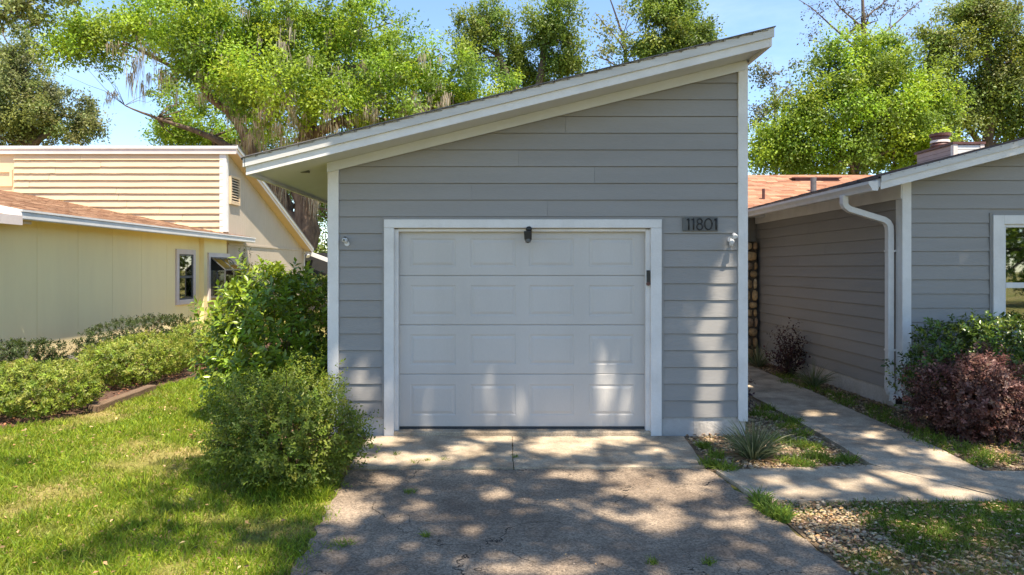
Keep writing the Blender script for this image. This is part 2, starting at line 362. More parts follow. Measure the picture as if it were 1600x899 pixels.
# corner boards
box('corner_board', GL, GL+.12, GYF-.035, GYF+.0, .16, SZ(GL)+.0, M['white'], ga, bevel=.003)
box('corner_board', GL-.006, GL+.018, GYF+.002, GYF+.11, .16, SZ(GL)-.005, M['white'], ga)
box('corner_board', GR-.105, GR, GYF-.035, GYF+.0, ZW(655,GYF)-.02, SZ(GR)-.012, M['white'], ga, bevel=.003)
box('corner_board', GR-.018, GR+.006, GYF+.002, GYF+.11, ZW(655,GYF)-.02, SZ(GR)-.02, M['white'], ga)
# foundation
box('foundation', GL+.03, OX0-.001, GYF-.006, GYF+.1, -.1, .204, M['found'], ga)
box('foundation', OX1+.001, 2.10, GYF-.006, GYF+.1, -.1, .204, M['found'], ga)
box('foundation', 2.102, GR-.02, GYF-.006, GYF+.1, -.1, .204, M['foundr'], ga)
# grey casing strip and white trim
cs = .026
box('casing_strip', OX0-cs, OX0-.001, GYF-.030, GYF, .19, OZ1+cs, M['siding'], ga)
box('casing_strip', OX1+.001, OX1+cs, GYF-.030, GYF, .19, OZ1+cs, M['siding'], ga)
box('casing_strip', OX0, OX1, GYF-.030, GYF, OZ1+.001, OZ1+cs, M['siding'], ga)
TW = .108
box('door_trim', OX0, OX0+TW, GYF-.045, GYF+.02, .0, OZ1-.094, M['white'], ga, bevel=.003)
box('door_trim', OX1-TW-.01, OX1, GYF-.045, GYF+.02, .0, OZ1-.094, M['white'], ga, bevel=.003)
box('door_trim', OX0, OX1, GYF-.047, GYF+.02, OZ1-.092, OZ1, M['white'], ga, bevel=.003)
for (a, b) in ((OX0+TW-.004, DX0+.004), (DX1-.004, OX1-TW-.006)):
    box('door_stop', a, b, GYF+.0, GYF+.062, .03, DZ1+.02, M['white'], ga, bevel=.004)
box('door_stop', DX0, DX1, GYF+.005, GYF+.062, DZ1-.005, OZ1-.08, M['white'], ga, bevel=.004)
box('threshold', OX0+TW, OX1-TW-.01, GYF-.055, GYF+.4, -.1, .055, M['concrete'], ga, bevel=.012)
# overhead door: four sections with raised panels
gdo = box('garage_door', DX0-.01, DX1+.01, GYF+.115, GYF+.13, DZ0+.02, DZ1+.03, M['door'], ga)
DY = GYF+.066; SD = F/DY
secs = [ZW(667,DY), ZW(585,DY), ZW(508,DY), ZW(431,DY), ZW(358,DY)]
rows = [(601,649),(523,570),(446,493.6),(373,417)]
cols = [(640,712),(734.5,807),(828,893),(921,991)]
cols = [(641,712),(735,806),(827,897),(920,991)]
def raised(name, x0, x1, z0, z1):
    mb = MB(); y = DY
    rings = []
    for ins, d in ((0, .0), (.010, .006), (.020, .006), (.045, -.001)):
        rings.append([(x0+ins, y+d, z0+ins),(x1-ins, y+d, z0+ins),(x1-ins, y+d, z1-ins),(x0+ins, y+d, z1-ins)])
    for r in rings: mb.v += r
    for i in range(3):
        for k in range(4): mb.f.append((i*4+k, i*4+(k+1) % 4, i*4+4+(k+1) % 4, i*4+4+k))
    mb.f.append((12,13,14,15))
    return mb.build(name, M['door'], gdo)
for i in range(4):
    z0, z1 = secs[i]+.002, secs[i+1]-.001
    px = [(XW(a,DY), XW(b,DY)) for a, b in cols]; rz0, rz1 = ZW(rows[i][1],DY), ZW(rows[i][0],DY)
    mb = MB(); xs = [DX0-.005]+[q for p in px for q in p]+[DX1+.005]; b = .006
    # face grid with panel openings, rounded top and bottom edges
    zs = [z0, z0+b, rz0, rz1, z1-b, z1]; ys = [DY+.005, DY, DY, DY, DY, DY+.005]
    idx = {}
    for a, x in enumerate(xs):
        for c in range(6): idx[a, c] = len(mb.v); mb.v.append((x, ys[c], zs[c]))
    for a in range(len(xs)-1):
        for c in range(5):
            if c == 2 and a % 2 == 1: continue
            mb.f.append((idx[a,c], idx[a+1,c], idx[a+1,c+1], idx[a,c+1]))
    n = len(mb.v); mb.v += [(DX0-.005,DY+.045,z0),(DX1+.005,DY+.045,z0),(DX1+.005,DY+.045,z1),(DX0-.005,DY+.045,z1)]
    e = len(xs)-1
    mb.f += [(idx[0,0], n, n+1, idx[e,0]), (idx[0,5], idx[e,5], n+2, n+3)]
    mb.build('door_section', M['door'], gdo)
    for (a, c) in px: raised('raised_panel', a, c, rz0, rz1)
box('bottom_seal', DX0, DX1, DY+.004, DY+.04, .056, secs[0]+.002, M['rubber'], gdo)
# roof
RY0, RY1 = 6.95, 13.6
XL, XR = -2.58, 2.713
def slab(name, xa, xb, y0, y1, zf, lo, hi, m, parent, n=1):
    mb = MB(); mb.hexa([(xa,y0,zf(xa)+lo),(xb,y0,zf(xb)+lo),(xb,y1,zf(xb)+lo),(xa,y1,zf(xa)+lo)], [(xa,y0,zf(xa)+hi),(xb,y0,zf(xb)+hi),(xb,y1,zf(xb)+hi),(xa,y1,zf(xa)+hi)])
    return mb.build(name, m, parent)
rf = slab('roof', XL, XR, RY0, RY1, SZ, .002, .12, M['soffit'], ga)
slab('rake_board', XL, XR, RY0-.022, RY0-.001, SZ, -.035, .10, M['white'], rf)
slab('rake_trim', XL-.03, XR+.037, RY0-.046, RY0-.023, SZ, .05, .142, M['whitew'], rf)
slab('frieze_board', GL+.0, GR-.02, GYF-.058, GYF-.036, FZ, 0, .103, M['soffit'], ga)
slab('drip_edge', XL-.05, XR+.045, RY0-.068, RY0, SZ, .1425, .152, M['greymetal'], rf)
slab('eave_board', XL-.022, XL-.001, RY0-.022, RY1, SZ, -.035, .10, M['white'], rf)
slab('eave_trim', XL-.046, XL-.024, RY0-.046, RY1, SZ, .05, .137, M['whitew'], rf)
slab('ridge_board', XR+.001, XR+.022, RY0-.022, RY1, SZ, -.035, .10, M['white'], rf)
slab('ridge_board', XR-.02, XR-.001, RY0+.0, RY1, SZ, -.033, .0, M['white'], rf)
box('soffit_vent', -2.28, -2.16, 7.6, 7.66, SZ(-2.22)-.006, SZ(-2.22)+.02, M['plaque'], rf)
def shingles(name, P0, eu, ev, nu, nv, wu, wv, cols, parent, nrm, zt=.012, clipf=None, share=.0):
    """tabs laid in courses: P0 + u*eu + v*ev; eu along the eave, ev up the slope"""
    P0 = np.array(P0); eu = np.array(eu); ev = np.array(ev); nrm = np.array(nrm)
    V = []; C = []
    for j in range(nv):
        u = -rng.random()*wu; 
        while u < nu*wu:
            w = wu*rng.uniform(.55, 1.3); a = max(u, 0); b = min(u+w, nu*wu); u += w
            if b-a < .03: continue
            if clipf is not None:
                c = P0+eu*((a+b)/2)+ev*(j*wv)
                if not clipf(c): continue
            lo = P0+ev*(j*wv)+nrm*(zt*rng.uniform(.8, 1.5)); hi = P0+ev*((j+1.15)*wv)+nrm*.002
            dz = nrm*zt*1.6
            V += [lo+eu*a-dz, lo+eu*(b-.004)-dz, lo+eu*a, lo+eu*(b-.004), hi+eu*(b-.004), hi+eu*a]
            col = np.array(cols[rng.integers(len(cols))])*rng.uniform(.8, 1.15); C += [col]*6
    n = len(V)//6; i = np.arange(n)[:, None]*6
    f = np.concatenate([i+np.array([[0,1,3,2]]), i+np.array([[2,3,4,5]])])
    o = mk(name, np.array(V), f, M['shingle'], parent, col=np.array(C)); o['kind'] = 'stuff'
    return o
th = math.atan(.2452); 
shingles('shingles', (XL-.055, RY0-.06, SZ(XL-.055)+.125), (0,1,0), (math.cos(th),0,math.sin(th)), 22, 37, .305, .1475, [(.10,.085,.075),(.13,.11,.095),(.08,.07,.062)], rf, (-math.sin(th),0,math.cos(th)))

# ------------------------------------------------------------------ grey house
hX, hY = 5.17, 8.84
gh = empty('grey_house', (hX+2, hY+1, 0), 'grey lap-siding house wing with gutter, white downspout and brown chimney', 'house')
RZ = lambda x: 2.835+.256*(x-4.645)          # soffit of the low roof
hw = MB()
hw.box(hX+.02, hX+.12, hY+.03, 13.97, 0, 2.92)
prism(hw, [(hX+.02,0),(6.42,0),(6.42,RZ(6.42)+.03),(hX+.02,RZ(hX)+.03)], hY+.12, hY)
prism(hw, [(6.42,0),(7.66,0),(7.66,.98),(6.42,.98)], hY+.12, hY)
prism(hw, [(6.42,2.42),(7.66,2.42),(7.66,RZ(7.66)+.03),(6.42,RZ(6.42)+.03)], hY+.12, hY)
prism(hw, [(7.66,0),(11.5,0),(11.5,RZ(11.5)+.03),(7.66,RZ(7.66)+.03)], hY+.12, hY)
hw.box(2.7, hX+.02, 13.97, 14.1, 0, 2.95); hw.box(11.4, 11.5, hY+.13, 17.5, 0, 4.4); hw.box(hX+.13, 11.4, 17.4, 17.5, 0, 2.9)
hw.build('wall', M['siding'], gh)
# window opening in front wall
wx0, wx1, wz0, wz1 = XW(1548,hY), XW(1548,hY)+1.44, .88, ZW(337,hY)
mph = lambda u, z, d: (u, hY-d, z)
courses(mph, hX+.105, 11.4, .225, 4.6, .1832, M['siding'], gh, cut=(RZ(0)+.005, .256), holes=[(wx0-.03, wx1+.03, wz0-.03, wz1+.03)])
mps = lambda u, z, d: (hX+.02-d, u, z)
courses(mps, hY+.115, 13.93, .225, 2.78, .1832, M['siding'], gh, joints=True)
box('corner_board', hX-.012, hX+.104, hY-.035, hY-.001, .14, RZ(hX)-.01, M['white'], gh, bevel=.003)
box('corner_board', hX-.012, hX+.018, hY+.001, hY+.114, .14, 2.86, M['white'], gh)
box('foundation', hX+.03, 11.4, hY-.006, hY+.02, -.1, .224, M['foundr'], gh)
box('foundation', hX+.005, hX+.019, hY+.01, 13.9, -.1, .224, M['foundr'], gh)
box('frieze_board', hX-.03, hX-.004, hY-.03, 13.9, 2.735, 2.93, M['white'], gh)
hr0, hr1 = 8.4, 18.0
gr = slab('roof', 4.63, 11.8, hr0, hr1, RZ, .002, .11, M['soffit'], gh)
slab('rake_board', 4.645, 11.8, hr0-.022, hr0-.001, RZ, -.03, .10, M['white'], gr)
slab('rake_trim', 4.64, 11.8, hr0-.045, hr0-.023, RZ, .06, .135, M['whitew'], gr)
box('fascia', 4.605, 4.629, hr0, 13.6, RZ(4.62)-.02, RZ(4.62)+.10, M['white'], gr)
th2 = math.atan(.256)
shingles('shingles', (4.60, hr0-.05, RZ(4.60)+.118), (0,1,0), (math.cos(th2),0,math.sin(th2)), 31, 46, .305, .155, [(.12,.09,.075),(.16,.12,.095),(.09,.07,.06)], gr, (-math.sin(th2),0,math.cos(th2)), clipf=lambda c: not (8.6 < c[0] < 11.4 and 15.8 < c[1] < 17.6 and False))
# gutter with K-profile
gx, gz = 4.603, RZ(4.62)+.075
prof = [(0,-.115),(-.07,-.115),(-.085,-.075),(-.115,-.035),(-.115,0),(-.108,0),(-.108,-.03),(-.078,-.07),(-.065,-.108),(-.006,-.108),(-.006,0),(0,0)]
gm = MB(); gm.hexa([(gx+a, hr0-.03, gz+b) for a, b in prof], [(gx+a, 13.3, gz+b) for a, b in prof])
gut = gm.build('gutter', M['white'], gh)
MB().hexa([(gx+a, hr0-.033, gz+b) for a, b in prof[:5]+[(0,0)]], [(gx+a, hr0-.03, gz+b) for a, b in prof[:5]+[(0,0)]]).build('end_cap', M['white'], gut)
# downspout
def recttube(mb, pts, w, d):
    pts = [Vector(p) for p in pts]; b = len(mb.v)
    for i, p in enumerate(pts):
        t = (pts[min(i+1, len(pts)-1)]-pts[max(i-1, 0)]).normalized()
        sY = Vector((0,1,0)); sX = sY.cross(t).normalized()
        if abs(t.y) > .8: sX = Vector((1,0,0)); 
        sY = t.cross(sX).normalized()
        for a, c in ((-1,-1),(1,-1),(1,1),(-1,1)): mb.v.append(tuple(p+sX*(a*w/2)+sY*(c*d/2)))
    for i in range(len(pts)-1):
        for k in range(4): mb.f.append((b+i*4+k, b+i*4+(k+1) % 4, b+i*4+4+(k+1) % 4, b+i*4+4+k))
    mb.f += [(b+3,b+2,b+1,b), tuple(b+(len(pts)-1)*4+k for k in range(4))]
dsx, dsy = 5.095, 8.99
ds = MB(); recttube(ds, [(4.535,dsy+.08,gz-.10),(4.535,dsy+.08,gz-.21),(4.555,dsy+.08,gz-.25),(4.60,dsy+.075,gz-.285),(5.02,dsy,2.47),(5.06,dsy,2.44),(5.088,dsy,2.39),(dsx,dsy,2.33),(dsx,dsy,.34)], .078, .092)
dso = ds.build('downspout', M['white'], gh, bevel=.008)
ds = MB(); recttube(ds, [(dsx,dsy,.42),(dsx,dsy,.26),(dsx+.005,dsy-.03,.20),(dsx+.012,dsy-.09,.155),(dsx+.02,dsy-.17,.12)], .086, .10)
ds.build('elbow', M['white'], dso, bevel=.008)
for z in (2.05, .75): box('strap', dsx-.044, dsx+.06, dsy-.052, dsy+.052, z, z+.025, M['white'], dso)
box('downspout_opening', dsx-.02, dsx+.06, dsy-.185, dsy-.172, .085, .155, M['black'], dso)
# window
def window_front(parent, x0, x1, z0, z1, y, tw=.14):
    fr = MB(); fr.box(x0, x0+tw, y-.05, y+.01, z0, z1).box(x1-tw, x1, y-.05, y+.01, z0, z1).box(x0+tw, x1-tw, y-.049, y+.01, z1-.115, z1-.0).box(x0-.03, x1+.03, y-.07, y+.01, z0-.02, z0+.1)
    f = fr.build('window', M['white'], parent, bevel=.004)
    a, b, c, d = x0+tw, x1-tw, z0+.1, z1-.115; mid = ZW(446, hY)
    s = MB(); s.box(a, a+.04, y-.02, y+.05, c, d).box(b-.04, b, y-.02, y+.05, c, d).box(a+.04, b-.04, y-.018, y+.05, d-.04, d).box(a+.04, b-.04, y-.018, y+.05, c, c+.05).box(a+.04, b-.04, y-.024, y+.05, mid-.035, mid+.035)
    s.build('sash', M['whiteplastic'], f, bevel=.003)
    box('pane', a+.035, b-.035, y+.012, y+.016, mid+.03, d-.03, M['glass'], f)
    box('pane', a+.035, b-.035, y+.026, y+.030, c+.04, mid-.03, M['glass'], f)
    box('blind', a+.01, b-.01, y+.10, y+.12, mid-.05, d-.01, M['plaque'], f)
    box('room_dark_sheet', a-.3, b+.3, y+.16, y+.2, c-.3, d+.15, M['dark'], f)  # near-black sheet stands in for the unlit room
window_front(gh, wx0, wx1, wz0, wz1, hY-.002)
for (a, b, c, d) in ((wx0-.03, wx0-.002, wz0-.03, wz1+.03), (wx1+.002, wx1+.03, wz0-.03, wz1+.03), (wx0, wx1, wz1+.002, wz1+.03)):
    box('casing_strip', a, b, hY-.032, hY-.001, c, d, M['siding'], gh)
# entry end wall planks, stone column
mpe = lambda u, z, d: (u, 13.97-d, z)
courses(mpe, 2.72, hX-.02, .225, 2.85, .1832, M['siding'], gh, joints=False)
stc = box('stone_column', 4.62, 5.11, 13.72, 13.94, 0, 2.37, M['mortar'], gh)
z = .0
while z < 2.32:
    x = 4.61; h = rng.uniform(.14, .24)
    h = min(h, 2.37-z)
    while x < 5.10:
        w = min(rng.uniform(.14, .26), 5.13-x); 
        if 5.13-x-w < .07: w = 5.13-x
        n = 9; cxm, czm = x+w/2, z+h/2; ring = []
        for k in range(n):
            a = 2*math.pi*k/n; r = rng.uniform(.86, 1.0); ca, sa = math.cos(a), math.sin(a); q = (abs(ca)**3.5+abs(sa)**3.5)**(-1/3.5)
            ring.append((ca*q*r*(w/2-.012), sa*q*r*(h/2-.012)))
        ys = 13.705-rng.uniform(0, .03); mb = MB()
        mb.v = [(cxm+a, 13.73, czm+b) for a, b in ring]+[(cxm+a, ys, czm+b) for a, b in ring]+[(cxm+a*.7, ys-.025, czm+b*.7) for a, b in ring]+[(cxm, ys-.03, czm)]
        for lv in range(2):
            for k in range(n): mb.f.append((lv*n+k, lv*n+(k+1) % n, lv*n+n+(k+1) % n, lv*n+n+k))
        for k in range(n): mb.f.append((2*n+k, 2*n+(k+1) % n, 3*n))
        c = np.array([(.42,.28,.14),(.34,.22,.11),(.50,.36,.20),(.30,.20,.12)][rng.integers(4)])*rng.uniform(.8, 1.1)
        mk('stone', mb.v, mb.f, M['stonev'], stc, True, col=np.tile(c, (len(mb.v), 1)))
        x += w
    z += h
# rear wing roof (salmon shingles)
th3 = math.atan(.33); ryb = 13.35; rzb = 2.93
rr = MB(); rr.hexa([(2.2,ryb,rzb-.1),(9.6,ryb,rzb-.1),(9.6,17,rzb+.33*(17-ryb)-.1),(2.2,17,rzb+.33*(17-ryb)-.1)], [(2.2,ryb,rzb),(9.6,ryb,rzb),(9.6,17,rzb+.33*(17-ryb)),(2.2,17,rzb+.33*(17-ryb))])
rro = rr.build('roof', M['soffit'], gh)
SAL = [(.33,.155,.095),(.38,.19,.12),(.28,.13,.08),(.41,.22,.14),(.35,.18,.12)]
shingles('shingles', (2.15,ryb-.04,rzb+.0), (1,0,0), (0,math.cos(th3),math.sin(th3)), 25, 26, .305, .15, SAL, rro, (0,-math.sin(th3),math.cos(th3)), clipf=lambda c: c[2] > RZ(c[0])+.05 or c[0] < 4.7)
rb = MB(); rb.hexa([(2.2,17.03,rzb-.2),(9.6,17.03,rzb-.2),(9.6,20,2.9),(2.2,20,2.9)], [(2.2,17.03,rzb+.33*3.65),(9.6,17.03,rzb+.33*3.65),(9.6,20,3.1),(2.2,20,3.1)])
rb.build('roof', M['mauve'], gh)
def onroof(px, py):          # where the sight line meets the rear roof plane
    k = (CY-py)/F; Y = (rzb-.33*ryb-CAMH)/(k-.33); return XW(px, Y), Y, CAMH+k*Y
x, y, z = onroof(1271, 301); MB().tube([(x,y,z-.05),(x,y,z+.33)], .062, 12).build('vent_pipe', M['greymetal'], rro)
x, y, z = onroof(1193, 313); MB().tube([(x,y,z-.05),(x,y,z+.24)], .03, 10).build('vent_pipe', M['brownmetal'], rro)
x0, y, z = onroof(1240, 284); x1 = XW(1312, y)
mb = MB(); prism(mb, [(x0,z-.02),(x1,z-.02),(x1-.03,z+.06),(x0+.06,z+.10)], y-.02, y+.5); mb.box(x0-.03, x1+.03, y-.05, y+.5, z+.075, z+.10)
mb.build('roof_vent', M['brownmetal'], rro)
# chimney
cy0, cy1 = 16.0, 17.46; cx0 = XW(1490,cy0); cx1 = XW(1537,cy0); cz = ZW(222,cy0)
ch = box('chimney', cx0+.02, cx1-.02, cy0+.02, cy1-.02, 3.6, cz-.01, M['mauve'], gh)
for k in range(7):
    z0 = cz-.08-.1*(k+1)
    box('siding_plank', cx0+.0, cx0+.02, cy0+.08, cy1-.05, z0+.006, z0+.098, M['mauve'], ch)
    box('siding_plank', cx0+.09, cx1-.09, cy0+.0, cy0+.02, z0+.008, z0+.098, M['white'], ch)
for (a, b) in ((cx0-.01, cx0+.085), (cx1-.085, cx1+.01)): box('corner_board', a, b, cy0-.015, cy0+.015, 3.6, cz-.06, M['pink'], ch)
box('corner_board', cx0-.012, cx0+.018, cy0+.016, cy0+.085, 3.6, cz-.062, M['pink'], ch)
box('chimney_cap', cx0-.03, cx1+.03, cy0-.03, cy1+.03, cz-.055, cz, M['brownmetal'], ch)
ccx, ccy = (cx0+cx1)/2-.19, 16.75
fl = MB(); fl.tube([(ccx,ccy,cz),(ccx,ccy,cz+.07),(ccx,ccy,cz+.10),(ccx,ccy,cz+.2),(ccx,ccy,cz+.24)], [.22,.21,.17,.17,.2], 20).build('flue', M['brownmetal'], ch, True)
MB().tube([(ccx,ccy,cz+.11),(ccx,ccy,cz+.17)], [.215,.205], 20).build('flue_band', M['pink'], ch)
MB().tube([(ccx,ccy,cz+.24),(ccx,ccy,cz+.27),(ccx,ccy,cz+.33),(ccx,ccy,cz+.34)], [.18,.23,.235,.18], 20).build('flue_cap', M['brownmetal'], ch)

# ------------------------------------------------------------------ yellow house
yX, yX2 = -8.6, -8.47
yh = empty('yellow_house', (yX-2, 18, 0), 'yellow house with tan shingle roof, cream clerestory wall and garden window', 'house')
yw = MB(); yw.box(yX-.1, yX-.02, 11.4, 19.4, 0, 2.9); yw.box(yX-7, yX-.1, 11.4, 11.5, 0, 2.9)
yw.box(yX-.1, yX2-.02, 19.42, 19.5, 0, 2.9); yw.box(yX2-.1, yX2-.02, 19.5, 21.0, 0, 2.9)
yw.build('wall', M['yellow'], yh)
# T1-11 panels, 1.22 m each, with fine grooves, joints recessed
def groove_panel(name, x, y0, y1, z0, zt0, zt1, m, parent, gw=.3):
    """vertical grooved panel facing +X; top goes from zt0 at y0 to zt1 at y1"""
    mb = MB(); n = max(1, round((y1-y0)/gw)); 
    for k in range(n):
        a = y0+(y1-y0)*k/n+.003; b = y0+(y1-y0)*(k+1)/n-.003
        za = zt0+(zt1-zt0)*(a-y0)/(y1-y0); zb = zt0+(zt1-zt0)*(b-y0)/(y1-y0)
        mb.hexa([(x-.02,a,z0),(x-.02,b,z0),(x-.02,b,zb),(x-.02,a,za)], [(x,a,z0),(x,b,z0),(x,b,zb),(x,a,za)])
    return mb.build(name, m, parent)
for y in np.arange(11.4, 19.3, 1.22):
    b = min(y+1.218, 19.4)
    if b-y > .1: groove_panel('wall_panel', yX, y, b, .12, 2.86, 2.86, M['yellow'], yh, 1.22)
box('corner_post', yX-.02, yX2+.005, 19.38, 19.47, .1, 2.86, M['yellow'], yh)
groove_panel('wall_panel', yX2, 19.48, 20.98, .12, 2.86, 2.86, M['yellow'], yh, 1.22)
box('foundation', yX-.1, yX-.005, 11.39, 19.4, -.1, .12, M['foundr'], yh)
# lower roof
LZ = lambda x: 2.85+.197*(-8.2-x)
lr = slab('roof', -14.8, -8.2, 11.56, 22.4, LZ, -.17, -.02, M['yellow'], yh)
th4 = math.atan(.197)
TAN = [(.27,.15,.09),(.31,.18,.11),(.20,.105,.065),(.36,.22,.14),(.24,.135,.085)]
shingles('shingles', (-8.16, 11.52, LZ(-8.16)-.018), (0,1,0), (-math.cos(th4),0,math.sin(th4)), 36, 46, .305, .15, TAN, lr, (math.sin(th4),0,math.cos(th4)), clipf=lambda c: c[1] < 21.0 or c[0] > yX2)
box('gutter', -8.199, -8.10, 11.50, 22.4, 2.66, 2.79, M['white'], yh, bevel=.02)
box('gutter_lip', -8.16, -8.085, 11.50, 22.4, 2.792, 2.828, M['white'], yh)
slab('rake_board', -14.8, -8.205, 11.53, 11.555, LZ, -.26, -.12, M['pink'], yh)
slab('rake_trim', -14.8, -8.12, 11.49, 11.528, LZ, -.13, -.005, M['white'], yh)
box('added_shade_roof', -13, -8.14, 9.4, 11.487, 2.60, 2.70, M['cream'], yh)  # roof added mostly out of view to keep the yellow wall shaded
box('added_shade_soffit', -13, -8.205, 11.488, 11.9, 2.60, 2.655, M['cream'], yh)  # added strip that stops sun leaking between the two roofs
box('added_roof_fascia', -8.139, -8.07, 9.4, 11.487, 2.56, 2.72, M['pink'], yh)  # edge board of the added roof
# other slope of the low roof, closing the volume
mb = MB(); mb.hexa([(-15.2,11.56,3.9),(-21,11.56,2.8),(-21,21,2.8),(-15.2,21,3.9)], [(-14.8,11.56,4.13),(-21,11.56,2.95),(-21,21,2.95),(-14.8,21,4.13)]); mb.build('roof', M['cream'], yh)
# clerestory wall facing the street
cyw = 21.0; ct = 5.36
box('wall', -20, yX2-.02, cyw, cyw+.1, 2.6, ct, M['cream'], yh)
mpc = lambda u, z, d: (u, cyw-d, z)
k = 0; z = ct-.205
while z > 2.8:
    zr = z
    xr = -8.2-(z-2.85+.25)/.197
    u0 = max(-20, xr-.8)
    if u0 < yX2-.2:
        j = u0+(yX2-.1-u0)*rng.uniform(.3, .7)
        for (a, b) in ((-15.0 if u0 < -15 else u0, j-.004), (j+.004, yX2-.1)):
            if b-a > .2: plank(mpc, a, b, z+rng.normal(0,.003), z+.19, .2, M['cream'], yh, d0=.055, d1=.01, wav=.003)
    z -= .205
box('corner_board', yX2-.21, yX2+.0, cyw-.05, cyw-.001, 2.95, ct, M['white'], yh)
box('corner_board', yX2-.015, yX2+.012, cyw+.0, cyw+.1, 2.95, ct, M['white'], yh)
box('fascia', -20, yX2+.32, cyw-.10, cyw-.072, ct-.03, ct+.16, M['pink'], yh)
box('fascia_trim', -20, yX2+.34, cyw-.13, cyw-.102, ct+.13, ct+.215, M['white'], yh)
vt = MB(); vt.box(-15.9,-15.05,cyw-.045,cyw-.0,4.35,4.42).box(-15.9,-15.05,cyw-.045,cyw,4.78,4.86).box(-15.13,-15.05,cyw-.044,cyw,4.42,4.78); vt.build('vent_frame', M['cream'], yh)
# rear shed roof and its right wall
sy0, sy1 = cyw-.07, 29.4
YZ = lambda y: ct+.03-.345*(y-cyw)
mb = MB(); mb.hexa([(-20,sy0,YZ(sy0)),(yX2+.30,sy0,YZ(sy0)),(yX2+.30,sy1,YZ(sy1)),(-20,sy1,YZ(sy1))], [(-20,sy0,YZ(sy0)+.17),(yX2+.30,sy0,YZ(sy0)+.17),(yX2+.30,sy1,YZ(sy1)+.17),(-20,sy1,YZ(sy1)+.17)])
sr = mb.build('roof', M['cream'], yh)
def rakebar(name, x0, x1, lo, hi, m): 
    MB().hexa([(x0,sy0,YZ(sy0)+lo),(x1,sy0,YZ(sy0)+lo),(x1,sy1,YZ(sy1)+lo),(x0,sy1,YZ(sy1)+lo)], [(x0,sy0,YZ(sy0)+hi),(x1,sy0,YZ(sy0)+hi),(x1,sy1,YZ(sy1)+hi),(x0,sy1,YZ(sy1)+hi)]).build(name, m, sr)
rakebar('rake_board', yX2+.302, yX2+.325, -.03, .16, M['pink']); rakebar('rake_trim', yX2+.327, yX2+.355, .09, .19, M['white']); rakebar('rake_shingle_edge', yX2+.2, yX2+.375, .191, .205, M['greymetal'])
pe = np.linspace(cyw+.1, 29.1, 8)
for a, b in zip(pe[:-1], pe[1:]): groove_panel('wall_panel', yX2, a, b-.002, 2.62, YZ(a)-.0, YZ(b)-.0, M['beige'], yh, .2)
for a, b in zip(pe[:-1], pe[1:]): groove_panel('wall_panel', yX2, a, b-.002, .1, 2.56, 2.56, M['beige'], yh, .2)
box('wall', yX2-.12, yX2-.021, cyw+.1, 29.1, 0, 2.6, M['cream'], yh)
box('band_board', yX2-.01, yX2+.03, cyw+.1, 29.1, 2.562, 2.618, M['beige'], yh)
box('wall', yX2-.12, yX2-.021, cyw+.1, 23.5, 2.6, 4.4, M['cream'], yh)
box('corner_board', yX2-.02, yX2+.03, 29.1, 29.2, .1, 2.6, M['white'], yh)
# louvre vent
lv = MB(); a, b, c, d = 21.15, 21.9, 3.83, 4.72
lv.box(yX2,yX2+.07,a,a+.07,c,d).box(yX2,yX2+.07,b-.07,b,c,d).box(yX2,yX2+.07,a+.07,b-.07,c,c+.07).box(yX2,yX2+.07,a+.07,b-.07,d-.07,d)
lvo = lv.build('louvre_vent', M['cream'], yh)
box('vent_back', yX2+.002, yX2+.01, a+.07, b-.07, c+.07, d-.07, M['dark'], lvo)
for k in range(9):
    z = c+.09+k*.083
    MB().hexa([(yX2+.012,a+.07,z+.03),(yX2+.06,a+.07,z-.01),(yX2+.06,b-.07,z-.01),(yX2+.012,b-.07,z+.03)], [(yX2+.012,a+.07,z+.045),(yX2+.06,a+.07,z+.008),(yX2+.06,b-.07,z+.008),(yX2+.012,b-.07,z+.045)]).build('slat', M['cream'], lvo)
# rear lanai: black panel paints the recess shade under a white sloping beam
box('porch_shade_panel', yX2-.1, -7.55, 29.6, 29.7, 0, 2.5, M['dark'], yh)
p0 = Vector(W(471,388,29.4)); p1 = Vector(W(560,421,29.4))
mb = MB(); mb.hexa([(p0.x,29.2,p0.z-.17),(p1.x,29.2,p1.z-.17),(p1.x,29.34,p1.z-.17),(p0.x,29.34,p0.z-.17)], [(p0.x,29.2,p0.z),(p1.x,29.2,p1.z),(p1.x,29.34,p1.z),(p0.x,29.34,p0.z)]); mb.build('porch_beam', M['white'], yh)
MB().tube([(yX2+.05,29.0,2.45),(yX2+.2,28.9,2.42),(yX2+.26,28.85,2.33)], [.03,.05,.1], 10).build('wall_lamp', M['white'], yh)
# narrow window in the yellow wall
def window_side(parent, x, y0, y1, z0, z1, tw=.13):
    fr = MB(); fr.box(x-.01,x+.05,y0,y0+tw,z0,z1).box(x-.01,x+.05,y1-tw,y1,z0,z1).box(x-.01,x+.049,y0+tw,y1-tw,z1-tw,z1).box(x-.01,x+.055,y0+tw,y1-tw,z0,z0+tw)
    f = fr.build('window', M['pink'], parent, bevel=.004)
    a, b, c, d = y0+tw, y1-tw, z0+tw, z1-tw; m = (c+d)/2
    s = MB(); s.box(x,x+.035,a,a+.05,c,d).box(x,x+.035,b-.05,b,c,d).box(x,x+.036,a+.05,b-.05,m-.03,m+.03).box(x,x+.034,a+.05,b-.05,d-.04,d).box(x,x+.034,a+.05,b-.05,c,c+.04)
    s.build('sash', M['plaque'], f)
    box('pane', x+.018, x+.021, a+.05, b-.05, m+.03, d-.04, M['glass'], f); box('pane', x+.012, x+.015, a+.05, b-.05, c+.04, m-.03, M['glass'], f)
    box('curtain', x+.001, x+.006, a+.05, b-.05, m-.25, d-.04, M['soffit'], f); box('room_dark_sheet', x+.0005, x+.004, a+.05, b-.05, c+.04, m-.26, M['dark'], f)  # lower sheet is near-black to paint an unlit room on the wall
window_side(yh, yX, 17.95, 19.05, .86, 2.34)
